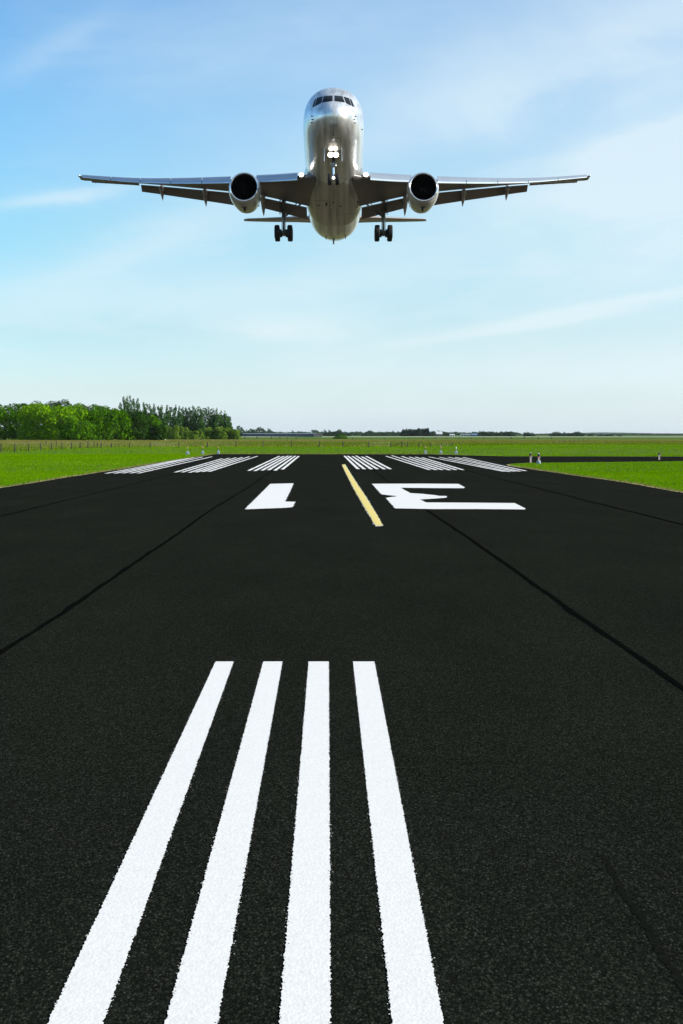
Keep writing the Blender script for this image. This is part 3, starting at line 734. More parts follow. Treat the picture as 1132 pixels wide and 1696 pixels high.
def interp(tab, s):
    """smooth (Catmull) interpolation of rows keyed by column 0"""
    n = len(tab)
    i = 0
    while i < n - 2 and tab[i + 1][0] <= s: i += 1
    p0, p1, p2, p3 = tab[max(0, i - 1)], tab[i], tab[i + 1], tab[min(n - 1, i + 2)]
    h = p2[0] - p1[0]; t = min(1, max(0, (s - p1[0]) / h)); out = []
    for c in range(1, len(p1)):
        m1 = (p2[c] - p0[c]) / (p2[0] - p0[0] or 1) * h; m2 = (p3[c] - p1[c]) / (p3[0] - p1[0] or 1) * h
        t2, t3 = t * t, t * t * t
        out.append((2 * t3 - 3 * t2 + 1) * p1[c] + (t3 - 2 * t2 + t) * m1 + (-2 * t3 + 3 * t2) * p2[c] + (t3 - t2) * m2)
    return out
FUS = [(0, .03, -.98, -1.02), (.12, .40, -.62, -1.42), (.4, .76, -.24, -1.76), (.9, 1.14, .20, -2.02), (1.5, 1.45, .62, -2.20), (2.2, 1.74, 1.06, -2.35), (2.9, 1.97, 1.52, -2.46), (3.6, 2.13, 1.96, -2.54),
       (4.5, 2.27, 2.32, -2.60), (5.5, 2.36, 2.53, -2.65), (7, 2.43, 2.66, -2.69), (9, 2.46, 2.70, -2.70), (20, 2.46, 2.70, -2.70), (34, 2.46, 2.70, -2.70), (37, 2.44, 2.70, -2.42), (40, 2.30, 2.69, -1.95), (43, 2.02, 2.63, -1.28),
       (46, 1.6, 2.52, -.65), (49, 1.08, 2.35, .2), (51.5, .58, 2.12, .9), (53.6, .16, 1.8, 1.4)]
def fus_ring(s, n=72, grow=0.0):
    hw, t, b = interp(FUS, s); c = (t + b) / 2; hh = (t - b) / 2; out = []
    for i in range(n):
        a = 2 * math.pi * i / n; e = 2 / 2.12
        cx, cz = math.sin(a), math.cos(a)
        out.append(((hw + grow) * math.copysign(abs(cx) ** e, cx), K * s, c + (hh + grow) * math.copysign(abs(cz) ** e, cz)))
    return out
ss = [0, .02, .06, .12, .2, .3, .42, .56, .74, .94] + [1.2 + .3 * i for i in range(16)] + [6.2 + .7 * i for i in range(41)] + [35 + .6 * i for i in range(31)] + [53.6]
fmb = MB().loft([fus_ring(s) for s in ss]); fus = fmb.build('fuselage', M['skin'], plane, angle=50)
bvh = BVHTree.FromPolygons([Vector(v) for v in fmb.v], fmb.f)
CAM = Vector((0, 0, EYE))
def hit(px, py, tree=bvh):                       # where on the body a feature sits (body coordinates)
    o = PI_ @ CAM; d = (PI_.to_3x3() @ Vector(((px - CX) / F, 1, -(py - HY) / F))).normalized()
    loc, nor, _, _ = tree.ray_cast(o, d)
    if nor is not None and nor.dot(d) > 0: nor = -nor
    return loc, nor
def patch(name, quad, m, thick=.012, n=6, parent=plane, off=.006):
    """a thin plate bent onto the body, quad TL TR BR BL"""
    top = []; base = []
    for j in range(n + 1):
        for i in range(n + 1):
            u, v = i / n, j / n
            x = (quad[0][0] * (1 - u) + quad[1][0] * u) * (1 - v) + (quad[3][0] * (1 - u) + quad[2][0] * u) * v
            y = (quad[0][1] * (1 - u) + quad[1][1] * u) * (1 - v) + (quad[3][1] * (1 - u) + quad[2][1] * u) * v
            l, no = hit(x, y)
            if l is None: return None
            top.append(l + no * (off + thick)); base.append(l - no * .01)
    V = top + base; w = n + 1; Fc = []; q = w * w
    for j in range(n):
        for i in range(n):
            a = j * w + i; Fc += [(a, a + 1, a + w + 1, a + w)]
    rim = [i for i in range(w)] + [j * w + n for j in range(1, w)] + [n * w + i for i in range(n - 1, -1, -1)] + [j * w for j in range(n - 1, 0, -1)]
    for a, b in zip(rim, rim[1:] + rim[:1]): Fc.append((a, b, b + q, a + q))
    mb = MB(); mb.add(V, Fc); return mb.build(name, m, parent, angle=50)
for q in ([(537, 159.5), (551.3, 158.4), (551.3, 167.2), (533.8, 169.8)], [(525.3, 162.3), (535.3, 159.9), (532.4, 170.3), (521.4, 176.4)], [(521.8, 165.2), (524, 163.4), (520.3, 176.9), (517.6, 177.4)],
          [(554.4, 158.4), (567.4, 159.6), (571.6, 169.8), (554.4, 167.2)], [(569.5, 160.2), (578.2, 162.8), (582.2, 175.4), (573.4, 170.6)], [(579.4, 163.4), (582.8, 165.9), (587, 177), (583.4, 175.9)]):
    patch('cockpit_window', q, M['glass'])

# small fittings on the nose and belly
def blob(name, px, py, dx, dy, m, out=.12):
    l, no = hit(px, py)
    if l is None: return
    a = Vector((0, 1, 0)); mb = MB(); t = no.cross(a).normalized(); b = t.cross(no)
    ring = lambda h, k: [l + no * h + t * (dx * k * math.cos(q)) + b * (dy * k * math.sin(q)) for q in [2 * math.pi * i / 10 for i in range(10)]]
    mb.loft([ring(-.02, 1), ring(out * .5, .9), ring(out, .45)]); return mb.build(name, m, plane)
for px, py in ((517.5, 192.5), (518, 197.8), (517, 203), (588.3, 192.8), (586.6, 197.8), (587.6, 203.4)): blob('probe', px, py, .055, .025, M['black'], .12)
for px, py in ((552.6, 221), (552.8, 224.5), (599.6, 214.5)): blob('probe', px, py, .05, .04, M['black'], .1)
for px, py in ((542.4, 329.5), (586, 325.5)):     # blade antennas
    l, no = hit(px, py); mb = MB()
    mb.loft([[l + Vector((-.18, -.0, .03)), l + Vector((.18, 0, .03)), l + Vector((.18, .7, .03)), l + Vector((-.18, .7, .03))], [l + no * .55 + Vector((-.03, .25, 0)), l + no * .55 + Vector((.03, .25, 0)), l + no * .55 + Vector((.03, .6, 0)), l + no * .55 + Vector((-.03, .6, 0))]])
    mb.build('antenna', M['black'], plane, smooth=False)

# belly fairing between the wings
BF = [(14.6, .6, -2.2), (15.6, 1.7, -2.62), (17, 2.3, -2.82), (19, 2.55, -2.93), (22, 2.66, -2.99), (26, 2.66, -2.99), (29, 2.55, -2.95), (30.6, 2.42, -2.90), (31.2, 2.30, -2.80), (31.5, 2.1, -2.66)]
rings = []
for s in [14.6 + (31.5 - 14.6) * i / 44 for i in range(45)]:
    hw, bt = interp(BF, s); ring = []
    for i in range(49):
        a = math.pi * i / 48; e = 2 / 2.25; cx, cz = math.cos(a), -math.sin(a)
        ring.append((hw * math.copysign(abs(cx) ** e, cx), K * s, -.9 + (bt + .9) * abs(cz) ** e))
    ring.append((-hw * .5, K * s, -.3)); ring.append((hw * .5, K * s, -.3)); rings.append(ring)
bmb = MB().loft(rings); bmb.build('belly_fairing', M['belly'], plane, angle=50)
both = MB(); both.add(fmb.v, fmb.f); both.add(bmb.v, bmb.f)
bvh2 = BVHTree.FromPolygons([Vector(v) for v in both.v], both.f); _b1 = bvh
def hit2(px, py): return hit(px, py, bvh2)
def plate2(name, quad, m, **k):
    global hit
    old = hit; hit = lambda x, y, tree=None: old(x, y, bvh2)
    r = patch(name, quad, m, **k); hit = old; return r
for px, py, w, h in ((552.5, 335.2, 1.2, 1.7), (528, 340.2, 2.0, 1.0), (564.8, 341.6, 2.0, 1.0)):
    plate2('vent', [(px - w, py - h), (px + w, py - h), (px + w, py + h), (px - w, py + h)], M['black'], n=2)
for q in ([(547.2, 333), (547.9, 333), (547.9, 360), (547.2, 360)], [(557.2, 346), (558, 346), (558, 361), (557.2, 361)], [(561.2, 333), (561.6, 333), (561.6, 356), (561.2, 356)], [(561.5, 355.6), (583, 353.6), (583, 354.0), (561.5, 356)], [(582.8, 334), (583.2, 334), (583.2, 353.6), (582.8, 353.6)],
          [(545.8, 332.6), (519, 331.6), (519, 332.1), (545.8, 333.1)]):
    plate2('gear_door_seam', q, M['seam'], n=6, thick=.004)
for q in ([(563.6, 228.5), (564.1, 228.5), (564.3, 246), (563.8, 246)], [(547.5, 228.2), (563.9, 228.6), (563.9, 229), (547.5, 228.7)], [(552.7, 196), (553.1, 196), (553.1, 216), (552.7, 216)]):
    patch('panel_seam', q, M['seam'], n=6, thick=.004)

# nose gear
ng = empty('nose_gear', (0, 0, 0)); ng.parent = plane
def loc_px(px, py, s):
    """body coordinates of the point at station s that the photo shows at (px, py)"""
    o = PI_ @ CAM; d = PI_.to_3x3() @ Vector(((px - CX) / F, 1, -(py - HY) / F)); t = (K * s - o.y) / d.y
    return o + d * t
def tyre(parent, c, r, w, hubr, name='tyre'):
    pr = [(hubr, -w * .42), (r * .72, -w * .5), (r * .9, -w * .47), (r * .98, -w * .34), (r, -w * .18), (r * .992, -.006 * 6), (r * .992, .036), (r, w * .18), (r * .98, w * .34), (r * .9, w * .47), (r * .72, w * .5), (hubr, w * .42), (hubr, -w * .42)]
    MB().lathe(pr[:-1] + [pr[-1]], axis='x', c=c, n=32).build(name, M['rubber'], parent, angle=40)
    MB().lathe([(.02, -w * .36), (hubr * .5, -w * .40), (hubr * .95, -w * .30), (hubr * 1.02, -w * .30), (hubr * 1.02, w * .30), (hubr * .95, w * .30), (hubr * .5, w * .40), (.02, w * .36)], axis='x', c=c, n=24).build('wheel_hub', M['hub'], parent)
ax = loc_px(552.8, 297, 6.9); top = loc_px(552.8, 246, 6.4)
MB().tube(top + Vector((0, .3, .6)), top + (ax - top) * .62, .13, .12, 14).tube(top + (ax - top) * .45, top + Vector((0, 1.2, .5)), .06).tube((ax.x - .34, ax.y, ax.z), (ax.x + .34, ax.y, ax.z), .07).build('strut', M['strut'], ng)
MB().tube(top + (ax - top) * .6, ax, .075, .075, 14).build('oleo', M['chrome'], ng)
p = loc_px(552.8, 273, 6.6)
MB().box(p, (.46, .22, .34), .05).tube(p + Vector((-.2, -.1, .05)), p + Vector((-.2, -.3, 0)), .07).tube(p + Vector((.2, -.1, .05)), p + Vector((.2, -.3, 0)), .07).tube(p + Vector((0, -.1, -.05)), p + Vector((0, -.32, -.05)), .06).build('steering_unit', M['hub'], ng)
for sx in (-1, 1): tyre(ng, (ax.x + sx * .31, ax.y, ax.z), .47, .31, .2)
for px in (548.0, 556.6):
    l = loc_px(px, 257.5, 6.2)
    MB().lathe([(.02, .16), (.15, .10), (.23, -.02), (.25, -.20), (.24, -.20), (.228, -.025)], axis='y', c=l, n=20).build('lamp_housing', M['hub'], ng)
    MB().lathe([(.225, -.02), (.215, -.05), (.12, -.075), (.01, -.08)], axis='y', c=l, n=20).build('landing_light', M['lamp'], ng)
l = ax + Vector((0, -.12, .08)); MB().lathe([(.10, 0), (.095, -.05), (.01, -.08)], axis='y', c=l, n=16).build('taxi_light', M['lamp2'], ng)
for px, dx in ((538.5, -.12), (566, .12)):
    a = loc_px(px, 247.5, 5.2); b = loc_px(px, 247.5, 9.0); h = 1.05
    mb = MB(); mb.loft([[a + Vector((-.03, 0, .35)), b + Vector((-.03, 0, .1)), b + Vector((-.03 + dx * .4, 0, -h)), a + Vector((-.03 + dx * .4, 0, -h * .95))], [a + Vector((.03, 0, .35)), b + Vector((.03, 0, .1)), b + Vector((.03 + dx * .4, 0, -h)), a + Vector((.03 + dx * .4, 0, -h * .95))]])
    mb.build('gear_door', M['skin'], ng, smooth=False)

# ---- wings
def sect(LE, chord, u, th, tw, x, n=28, c0=0.0, c1=1.0, droop=0.0):
    """aerofoil loop at span x; LE and chord in station metres (compressed by K), tw = nose-up twist angle"""
    up, lo = [], []
    for i in range(n + 1):
        t = c0 + (c1 - c0) * (1 - math.cos(math.pi * i / n)) / 2
        yt = 5 * th * (.2969 * math.sqrt(max(t, 0)) - .126 * t - .3516 * t * t + .2843 * t ** 3 - .1015 * t ** 4)
        cm = .035 * math.sin(math.pi * t) * .4
        up.append((t, cm + yt)); lo.append((t, cm - yt * .85))
    loop = up[::-1] + lo[1:]
    out = []
    for t, z in loop:
        y = t * chord; zz = z * chord
        out.append((x, K * LE + K * (y * math.cos(tw) + zz * math.sin(tw)), u + zz * math.cos(tw) * .95 - y * math.sin(tw)))
    return out
# span x, LE station, chord of fixed wing (without flap), LE height, TE height
WG = [(1.6, 15.6, 10.3, -2.0, -2.28), (2.5, 16.5, 9.2, -1.95, -2.15), (4.5, 17.85, 7.7, -1.75, -1.72), (6.6, 19.25, 6.3, -1.47, -1.25), (8.3, 20.4, 5.6, -1.22, -.88), (10.2, 21.7, 4.95, -.92, -.50), (14, 24.25, 4.0, -.28, .28), (17.7, 26.75, 3.4, .47, 1.10), (21, 28.95, 2.85, 1.30, 1.72), (23.35, 30.5, 2.35, 1.93, 2.12), (23.6, 30.85, 1.8, 2.05, 2.14)]
TH = lambda x: .125 - .0023 * x
def wing_row(x): return interp([(r[0],) + r[1:] for r in WG], x)
wing_x = [1.6, 2.0, 2.5, 3.2, 4, 4.8, 5.6, 6.6, 7.5, 8.3, 9.2, 10.2, 11.5, 13, 14.5, 16, 17.7, 19, 20.2, 21.4, 22.4, 23.1, 23.35, 23.5, 23.6]
def wpoint(x, t, dz=0):
    LE, ch, u0, u1 = wing_row(x); return Vector((x, K * (LE + t * ch), u0 + (u1 - u0) * t + dz))
def wing_side(s):
    w = MB()
    rr = []
    for x in wing_x:
        LE, ch, u0, u1 = wing_row(x); tw = -math.atan2(u1 - u0, ch)
        rr.append([(s * p[0], p[1], p[2]) for p in sect(LE, ch, u0, TH(x) if x < 23.4 else TH(x) * .5, tw, x)])
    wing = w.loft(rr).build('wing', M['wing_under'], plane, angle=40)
    # leading-edge slats: drooped nose pieces, one mesh each, with a butt joint between
    cuts = [(3.1, 6.7), (9.0, 11.6), (11.65, 14.5), (14.55, 17.4), (17.45, 20.3), (20.35, 23.2)]
    for a, b in cuts:
        rg = []
        for i in range(7):
            x = a + (b - a) * i / 6; LE, ch, u0, u1 = wing_row(x); tw = -math.atan2(u1 - u0, ch)
            c = max(.16 * ch, .55); h = .62 * (1.45 - x * .04); ring = []
            # D-shaped drooping section: nose forward and below the wing's edge
            for (fy, fz) in [(1.15, 1.02), (.75, .98), (.36, .84), (.06, .60), (-.19, .28), (-.34, -.06), (-.40, -.26), (-.38, -.36), (-.28, -.40), (-.12, -.32), (.05, -.02), (.40, .50)]:
                ring.append((s * x, K * (LE + fy * c * 1.15), u0 - .06 + fz * h))
            rg.append(ring)
        MB().loft(rg).build('slat', M['slat'], wing, angle=50)
    # flaps
    def flap(a, b, gap, chord_a, chord_b, ang, name='flap', dz=-.10, c_off=.02):
        rg = []
        for i in range(9):
            x = a + (b - a) * i / 8; LE, ch, u0, u1 = wing_row(x); c = chord_a + (chord_b - chord_a) * i / 8
            base = (LE + ch + gap); rg.append([(s * p[0], p[1], p[2]) for p in sect(base, c, u1 + dz, .13, ang, x, n=14)])
        return MB().loft(rg).build(name, M['flap'], wing, angle=40)
    flap(2.45, 6.55, .10, 2.75, 2.35, R(9), dz=-.17)
    flap(6.75, 8.5, .10, 2.1, 2.0, R(11), 'aileron', dz=-.14)
    flap(8.7, 17.75, .06, 2.1, 1.2, R(18), dz=-.11)
    flap(17.95, 22.6, .04, .75, .55, R(0), 'aileron', dz=.0)
    # flap-track fairings: fixed front pod and a drooped pointed tail
    for x, L, r in ((6.35, 3.4, .30), (11.65, 2.9, .27), (15.75, 2.5, .24)):
        LE, ch, u0, u1 = wing_row(x); p0 = wpoint(x, .72); p1 = wpoint(x, 1.0)
        mb = MB(); rg = []
        for t in [0, .08, .2, .4, .6, .8, 1.0]:
            c = p0 + (p1 - p0) * t * 1.25 + Vector((0, 0, -.30 - .10 * math.sin(t * 3.1))); q = r * (math.sin(math.pi * min(.5, t * .9 + .04)) ** .6)
            rg.append([(s * (c.x + q * .8 * math.cos(a)), c.y, c.z + q * 1.15 * math.sin(a)) for a in [k * math.pi / 7 for k in range(14)]])
        mb.loft(rg); pod = mb.build('flap_track_fairing', M['fairing'], wing)
        a0 = p1 + Vector((0, .1, -.28)); tail = p1 + Vector((0, K * L * .70, -.28 - L * .30)); rg = []
        for t in [0, .15, .4, .7, .9, 1.0]:
            c = a0 + (tail - a0) * t; q = r * (1 - t ** 1.7) + .015
            rg.append([(s * (c.x + q * .75 * math.cos(a)), c.y, c.z + q * 1.5 * math.sin(a)) for a in [k * math.pi / 6 for k in range(12)]])
        MB().loft(rg).build('fairing_tail', M['fairing'], pod)
    # wing-root landing light in a dark recess, tip light
    p = loc_px(552.9 + s * 53.2, 289.6, 16.4)
    MB().lathe([(.26, .5), (.26, .05), (.21, -.05)], axis='y', c=p, n=20).build('light_recess', M['fairing'], wing)
    MB().lathe([(.19, -.04), (.17, -.09), (.01, -.12)], axis='y', c=p, n=20).build('landing_light', M['lamp2'], wing)
    t = wpoint(23.55, .12, .05); MB().lathe([(.02, -.12), (.09, -.06), (.11, .05), (.06, .25), (.01, .35)], axis='y', c=(s * t.x, t.y, t.z), n=14).build('tip_light', M['clear'], wing)
    for x in (19.2, 20.2, 21.2, 22.2):
        q = wpoint(x, 1.0); MB().tube((s * x, q.y, q.z), (s * x, q.y + .18, q.z - .16), .03, .012, 6).build('static_wick', M['black'], wing)
    return wing
wings = {s: wing_side(s) for s in (-1, 1)}

# ---- engines
def engine_side(s):
    e = empty('engine', (0, 0, 0)); e.parent = plane
    cx = s * 8.06; c = Vector((cx - s * .56, K * 14.2, -3.44)); DR = R(7)        # mouth centre; mouth tipped down a little
    def ring(y, r, dz=0, toe=0, sx=1.0, n=48, tilt=1.0):
        out = []
        for i in range(n):
            a = 2 * math.pi * i / n; z = r * math.sin(a)
            out.append((c.x + r * sx * .93 * math.cos(a), c.y + y + z * math.tan(DR) * tilt, c.z + dz + z * 1.04))
        return out
    L = K * 5.6
    outer = [(.10, 1.31, 0, 1), (.22, 1.37, 0, 1), (.5, 1.43, .02, .9), (.9, 1.455, .06, .7), (1.5, 1.46, .13, .4), (2.2, 1.43, .20, .2), (2.9, 1.36, .25, 0), (L, 1.20, .30, 0)]
    mb = MB(); mb.loft([ring(y, r, dz, tilt=t) for y, r, dz, t in outer] + [ring(L - .02, 1.1, .28, tilt=0), ring(L - .6, 1.05, .26, tilt=0)], cap0=False); mb.build('nacelle', M['nacelle'], e, angle=40)
    lip = [(.34, 1.17), (.16, 1.135), (.03, 1.155), (-.03, 1.20), (-.04, 1.245), (.0, 1.285), (.105, 1.315)]
    mb = MB(); mb.loft([ring(y, r) for y, r in lip], cap0=False, cap1=False); mb.build('intake_lip', M['lip'], e, angle=60)
    mb = MB(); mb.loft([ring(.34, 1.168), ring(.7, 1.16, .02), ring(1.25, 1.17, .05, tilt=.3)], cap0=False); mb.build('intake_duct', M['duct'], e)
    fb = MB(); yc = c.y + 1.05; n = 34
    for i in range(n):
        a = 2 * math.pi * i / n; ca, sa = math.cos(a), math.sin(a); cb, sb = math.cos(a + .13), math.sin(a + .13)
        fb.add([(c.x + .28 * ca, yc, c.z + .05 + .28 * sa), (c.x + 1.06 * ca, yc - .02, c.z + .05 + 1.10 * sa), (c.x + 1.06 * cb, yc + .12, c.z + .05 + 1.10 * sb), (c.x + .28 * cb, yc + .14, c.z + .05 + .28 * sb)], [(0, 1, 2, 3)])
    fan = fb.build('fan', M['fan'], e, smooth=False)
    MB().lathe([(.01, -.42), (.12, -.30), (.22, -.12), (.29, .05)], axis='y', c=(c.x, yc, c.z + .05), n=24).build('spinner', M['duct'], fan)
    MB().lathe([(.95, L - .65), (.82, L + .3), (.62, L + .9), (.5, L + .95)], axis='y', c=(c.x, c.y, c.z + .28), n=32).build('core_nozzle', M['strut'], e)
    # pylon up to the wing
    MB().loft([[(c.x - q, c.y + y, z), (c.x + q, c.y + y, z), (c.x + q * .8, c.y + y + .2, zt), (c.x - q * .8, c.y + y + .2, zt)] for y, q, z, zt in ((1.3, .05, c.z + 1.2, c.z + 1.65), (2.0, .22, c.z + 1.2, c.z + 1.85), (3.4, .24, c.z + 1.1, c.z + 2.1), (5.4, .10, c.z + .8, c.z + 2.3))]).build('pylon', M['nacelle'], e)
    b = c + Vector((0, 1.55, -1.42)); MB().box(b + Vector((0, 0, -.02)), (.20, .5, .22), .04).build('drain_mast', M['black'], e)
    q = c + Vector((0, .9, -1.49)); MB().box(q, (.42, .05, .06)).build('vent', M['black'], e)
for s in (-1, 1): engine_side(s)

# ---- main gear
def main_gear(s):
    g = empty('main_gear', (0, 0, 0)); g.parent = plane
    px = 552.9 + s * 82.6; ax = loc_px(px, 387, 27.2); top = loc_px(px, 331, 26.6)
    MB().tube(top + Vector((0, 0, .5)), top + (ax - top) * .60, .20, .19, 14).build('strut', M['strut'], g)
    MB().tube(top + (ax - top) * .58, ax + Vector((0, 0, .05)), .115, .115, 14).build('oleo', M['hub'], g)
    k = top + (ax - top) * .52
    MB().tube(k, k + Vector((-s * 2.3, .5, 2.1)), .09, .08).tube(k + Vector((0, 0, -.1)), k + Vector((0, -2.2, 2.0)), .08).tube(k + Vector((-s * .5, 0, .4)), k + Vector((-s * 1.6, 1.0, 2.4)), .05).build('brace', M['strut'], g)
    MB().tube(k + Vector((0, -.25, -.15)), k + Vector((0, -.42, -.75)), .06).tube(k + Vector((0, -.42, -.75)), ax + Vector((0, -.2, .12)), .06).tube(k + Vector((.16, -.18, .5)), ax + Vector((.16, -.1, .4)), .025).tube(k + Vector((-.16, -.18, .5)), ax + Vector((-.16, -.1, .4)), .025).build('torque_link', M['hub'], g)
    MB().tube(ax + Vector((0, -.62, -.03)), ax + Vector((0, .62, .1)), .15, .15, 12).build('bogie_beam', M['strut'], g)
    for y, z in ((-.55, -.03), (.55, .10)):
        MB().tube(ax + Vector((-.55, y, z)), ax + Vector((.55, y, z)), .10, n=12).build('axle', M['strut'], g)
        for sx in (-1, 1):
            tyre(g, ax + Vector((sx * .57, y, z)), .63, .46, .28)
            MB().lathe([(.24, -.1), (.24, .1)], axis='x', c=ax + Vector((sx * .24, y, z)), n=16).build('brake', M['black'], g)
    d = top + Vector((s * .26, 0, -.2))
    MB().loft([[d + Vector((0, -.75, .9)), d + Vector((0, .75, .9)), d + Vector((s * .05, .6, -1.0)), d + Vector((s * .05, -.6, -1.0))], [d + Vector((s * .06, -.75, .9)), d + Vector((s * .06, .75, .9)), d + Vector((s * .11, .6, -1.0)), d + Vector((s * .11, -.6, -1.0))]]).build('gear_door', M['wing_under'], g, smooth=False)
for s in (-1, 1): main_gear(s)

# ---- tail
for s in (-1, 1):
    rr = []
    for x, LE, ch, u in ((.6, 43.5, 6.6, 1.28), (1.6, 44.4, 6.0, 1.45), (4, 46.3, 4.8, 1.88), (7, 48.7, 3.4, 2.36), (8.9, 50.2, 2.45, 2.68), (9.2, 50.5, 2.0, 2.73), (9.3, 50.8, 1.4, 2.75)):
        rr.append([(s * p[0], p[1], p[2]) for p in sect(LE, ch, u, .085 if x < 9.2 else .05, R(-8), x, n=18)])
    st = MB().loft(rr).build('horizontal_stabilizer', M['fairing'], plane, angle=40)
rr = []
for h, LE, ch in ((0, 41, 9.4), (1.2, 42.4, 8.3), (4, 45, 6.3), (7, 47.8, 4.3), (8.9, 49.6, 3.1), (9.1, 50.1, 2.4)):
    rr.append([(p[2], p[1], 2.2 + h) for p in sect(LE, ch, 0, .09, 0, 0, n=18)])
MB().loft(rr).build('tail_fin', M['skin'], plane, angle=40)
p = loc_px(553, 396, 38.5); MB().tube(p + Vector((0, 0, .3)), p + Vector((0, .1, -.48)), .10, .08, 10).build('tail_skid', M['strut'], plane)
for px, py in ((540.3, 392.5), (572.5, 391.8)):
    p = loc_px(px, py, 37.5); MB().tube(p + Vector((0, 0, .15)), p + Vector((0, .1, -.22)), .07, .03, 8).build('antenna', M['black'], plane)

# ------------------------------------------------------------------ light and sky
SUN_EL, SUN_AZ = R(24), R(100)                  # azimuth clockwise from +Y (the way the camera looks)
sd = Vector((math.cos(SUN_EL) * math.sin(SUN_AZ), math.cos(SUN_EL) * math.cos(SUN_AZ), math.sin(SUN_EL)))
sl = bpy.data.lights.new('sun', 'SUN'); sl.energy = 4.2; sl.angle = R(.55); sl.color = (1, .945, .86)
so = bpy.data.objects.new('sun', sl); col.objects.link(so); so.rotation_euler = sd.to_track_quat('Z', 'Y').to_euler(); so.location = (60, 40, 60)

w = bpy.data.worlds.new('World'); scene.world = w; w.use_nodes = True; nt = w.node_tree; nt.nodes.clear()
sky = N(nt, 'ShaderNodeTexSky'); sky.sky_type = 'NISHITA'; sky.sun_disc = False; sky.sun_elevation = SUN_EL; sky.sun_rotation = SUN_AZ
sky.altitude = 0; sky.air_density = 1.0; sky.dust_density = 1.0; sky.ozone_density = 1.6
tc = N(nt, 'ShaderNodeTexCoord'); sep = N(nt, 'ShaderNodeSeparateXYZ'); nt.links.new(tc.outputs['Generated'], sep.inputs[0])
X, Yc, Z = sep.outputs
# cirrus: long soft streaks, thicker toward the horizon
def cloud_noise(rot, scale, sc, seed, detail=6, dist=.6):
    zz = mathn(nt, 'ADD', mathn(nt, 'MULTIPLY', mathn(nt, 'ABSOLUTE', Z), .5), .25)
    cv = N(nt, 'ShaderNodeCombineXYZ'); nt.links.new(mathn(nt, 'DIVIDE', X, zz), cv.inputs[0]); nt.links.new(mathn(nt, 'DIVIDE', Z, zz), cv.inputs[1]); nt.links.new(mathn(nt, 'ADD', mathn(nt, 'MULTIPLY', Yc, .5), seed), cv.inputs[2])
    mp = N(nt, 'ShaderNodeMapping'); mp.inputs['Rotation'].default_value = (0, 0, R(rot)); mp.inputs['Scale'].default_value = scale; nt.links.new(cv.outputs[0], mp.inputs[0])
    return noise(nt, mp.outputs[0], sc, detail, .6, dist)
c1 = cloud_noise(-24, (.5, 2.2, 1), 1.9, 3.1); c2 = cloud_noise(-14, (.5, 1.3, 1), 1.6, 8.4, 7, .8); c3 = cloud_noise(-20, (.8, 3.2, 1), 3.6, 1.7, 8, .9)
base = mathn(nt, 'ADD', mathn(nt, 'MULTIPLY', c1, .5), mathn(nt, 'ADD', mathn(nt, 'MULTIPLY', c2, .38), mathn(nt, 'MULTIPLY', c3, .24)))
wisps = ramp(nt, base, [(.50, (0, 0, 0)), (.64, (.16, .16, .16)), (.80, (.5, .5, .5))])
# distinct streaks: centre (azimuth, elevation) tangents, half length, half width, tilt, strength
def streak(px, py, L, W, tilt, k):
    u = mathn(nt, 'SUBTRACT', X, (px - CX) / F); v = mathn(nt, 'SUBTRACT', Z, (HY - py) / F)
    ca, sa = math.cos(R(tilt)), math.sin(R(tilt))
    a = mathn(nt, 'DIVIDE', mathn(nt, 'ADD', mathn(nt, 'MULTIPLY', u, ca), mathn(nt, 'MULTIPLY', v, sa)), L / F)
    b = mathn(nt, 'DIVIDE', mathn(nt, 'SUBTRACT', mathn(nt, 'MULTIPLY', v, ca), mathn(nt, 'MULTIPLY', u, sa)), W / F)
    b = mathn(nt, 'ADD', b, mathn(nt, 'MULTIPLY', mathn(nt, 'SUBTRACT', c3, .5), 3.2))
    e = mathn(nt, 'POWER', 2.718, mathn(nt, 'MULTIPLY', mathn(nt, 'ADD', mathn(nt, 'MULTIPLY', a, a), mathn(nt, 'MULTIPLY', b, b)), -1.0))
    fr = mathn(nt, 'GREATER_THAN', Yc, 0.0)
    return mathn(nt, 'MULTIPLY', mathn(nt, 'MULTIPLY', e, fr), k)
tot = None
for a in [(1100, 292, 130, 38, 6, .85), (1110, 232, 170, 24, 14, .6), (110, 338, 120, 11, 9, .52), (120, 105, 110, 18, 32, .16), (1000, 512, 260, 9, 9, .42), (860, 545, 200, 7, 8, .36), (250, 415, 300, 40, 20, .42),
          (470, 545, 130, 26, 3, .38), (850, 150, 420, 60, 18, .26), (1000, 330, 280, 36, 4, .4), (120, 520, 300, 40, 8, .3), (700, 430, 400, 60, 10, .25), (900, 620, 500, 40, 2, .25)]:
    s_ = streak(*a); tot = s_ if tot is None else mathn(nt, 'ADD', tot, s_)
vl = mathn(nt, 'MULTIPLY', mathn(nt, 'POWER', mathn(nt, 'MULTIPLY', mathn(nt, 'ADD', X, .24), 2.17, clamp=True), .6), .60)   # thin veil thickening toward the sun
vl = mathn(nt, 'MULTIPLY', vl, mathn(nt, 'ADD', .45, mathn(nt, 'MULTIPLY', c2, 1.1)))
cl = mathn(nt, 'ADD', mathn(nt, 'ADD', wisps.outputs[0], tot), vl, clamp=True)
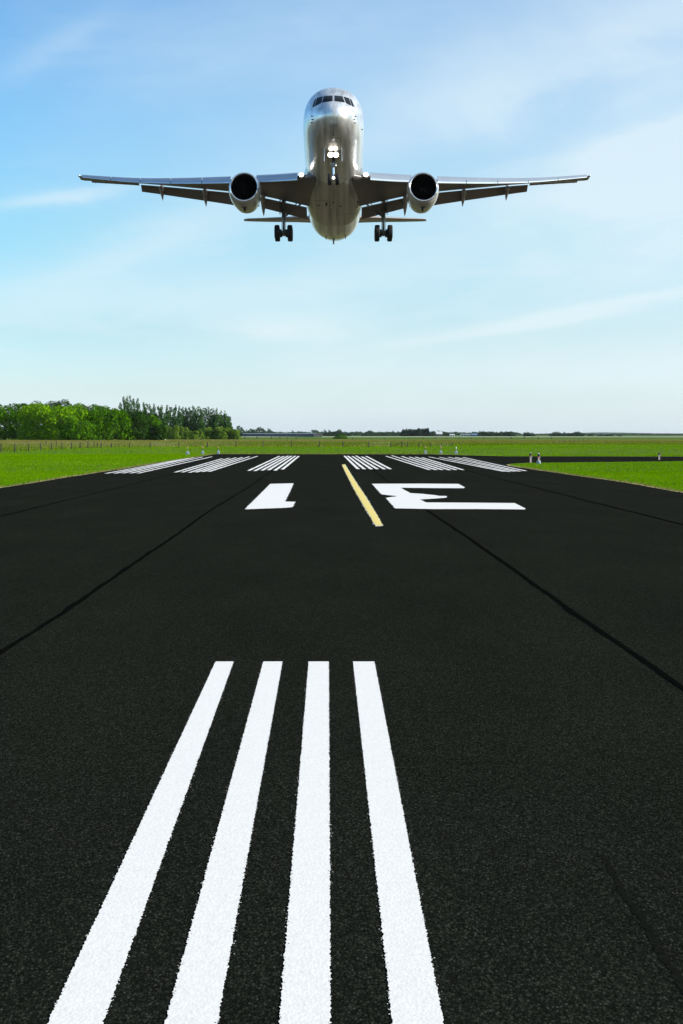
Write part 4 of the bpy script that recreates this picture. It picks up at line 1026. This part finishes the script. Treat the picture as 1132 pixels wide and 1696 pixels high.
# clouds take the sky light: a pale, slightly blue white, brighter low down
el = mathn(nt, 'MULTIPLY', mathn(nt, 'MAXIMUM', Z, 0.0), 1.0)
tint = ramp(nt, el, [(0.0, (1.16, 1.42, 2.15)), (.03, (.84, 1.03, 1.36)), (.07, (.63, .86, 1.02)), (.14, (.58, .91, .99)), (.21, (.54, .90, 1.06)), (.30, (.45, .83, 1.07))])
skyc = mixc(nt, 1.0, sky.outputs[0], tint.outputs[0], 'MULTIPLY')
cloudc = (4.0, 4.6, 4.85, 1)
fc = mixc(nt, mathn(nt, 'MULTIPLY', cl, .8), skyc, cloudc)
bg = N(nt, 'ShaderNodeBackground'); nt.links.new(fc, bg.inputs[0]); bg.inputs[1].default_value = .115
wo = N(nt, 'ShaderNodeOutputWorld'); nt.links.new(bg.outputs[0], wo.inputs[0])

# air: even haze that slowly fades the far trees
def haze(d):
    x, y0, y1, z0, z1 = 8800, -380, 8800, -1, 60
    mb = MB().box((0, (y0 + y1) / 2, (z0 + z1) / 2), (2 * x, y1 - y0, z1 - z0))
    m = bpy.data.materials.new('haze_air'); m.use_nodes = True; t = m.node_tree; t.nodes.clear()
    v = N(t, 'ShaderNodeVolumePrincipled'); v.inputs['Color'].default_value = (.86, .92, .98, 1); v.inputs['Density'].default_value = d
    ou = N(t, 'ShaderNodeOutputMaterial'); t.links.new(v.outputs[0], ou.inputs['Volume'])
    tag(mb.build('haze', m, smooth=False), kind='stuff')
haze(.00002)

# ------------------------------------------------------------------ camera and view
cam = bpy.data.cameras.new('camera'); co = bpy.data.objects.new('camera', cam); col.objects.link(co)
co.location = (0, 0, EYE); co.rotation_euler = (R(90), 0, 0)
cam.sensor_fit = 'VERTICAL'; cam.sensor_height = 36; cam.lens = 36 * F / 1696; cam.shift_y = -(848 - HY) / 1696
cam.clip_start = .05; cam.clip_end = 30000
scene.camera = co
scene.view_settings.view_transform = 'Standard'; scene.view_settings.look = 'None'; scene.view_settings.gamma = 1
scene.view_settings.exposure = .82
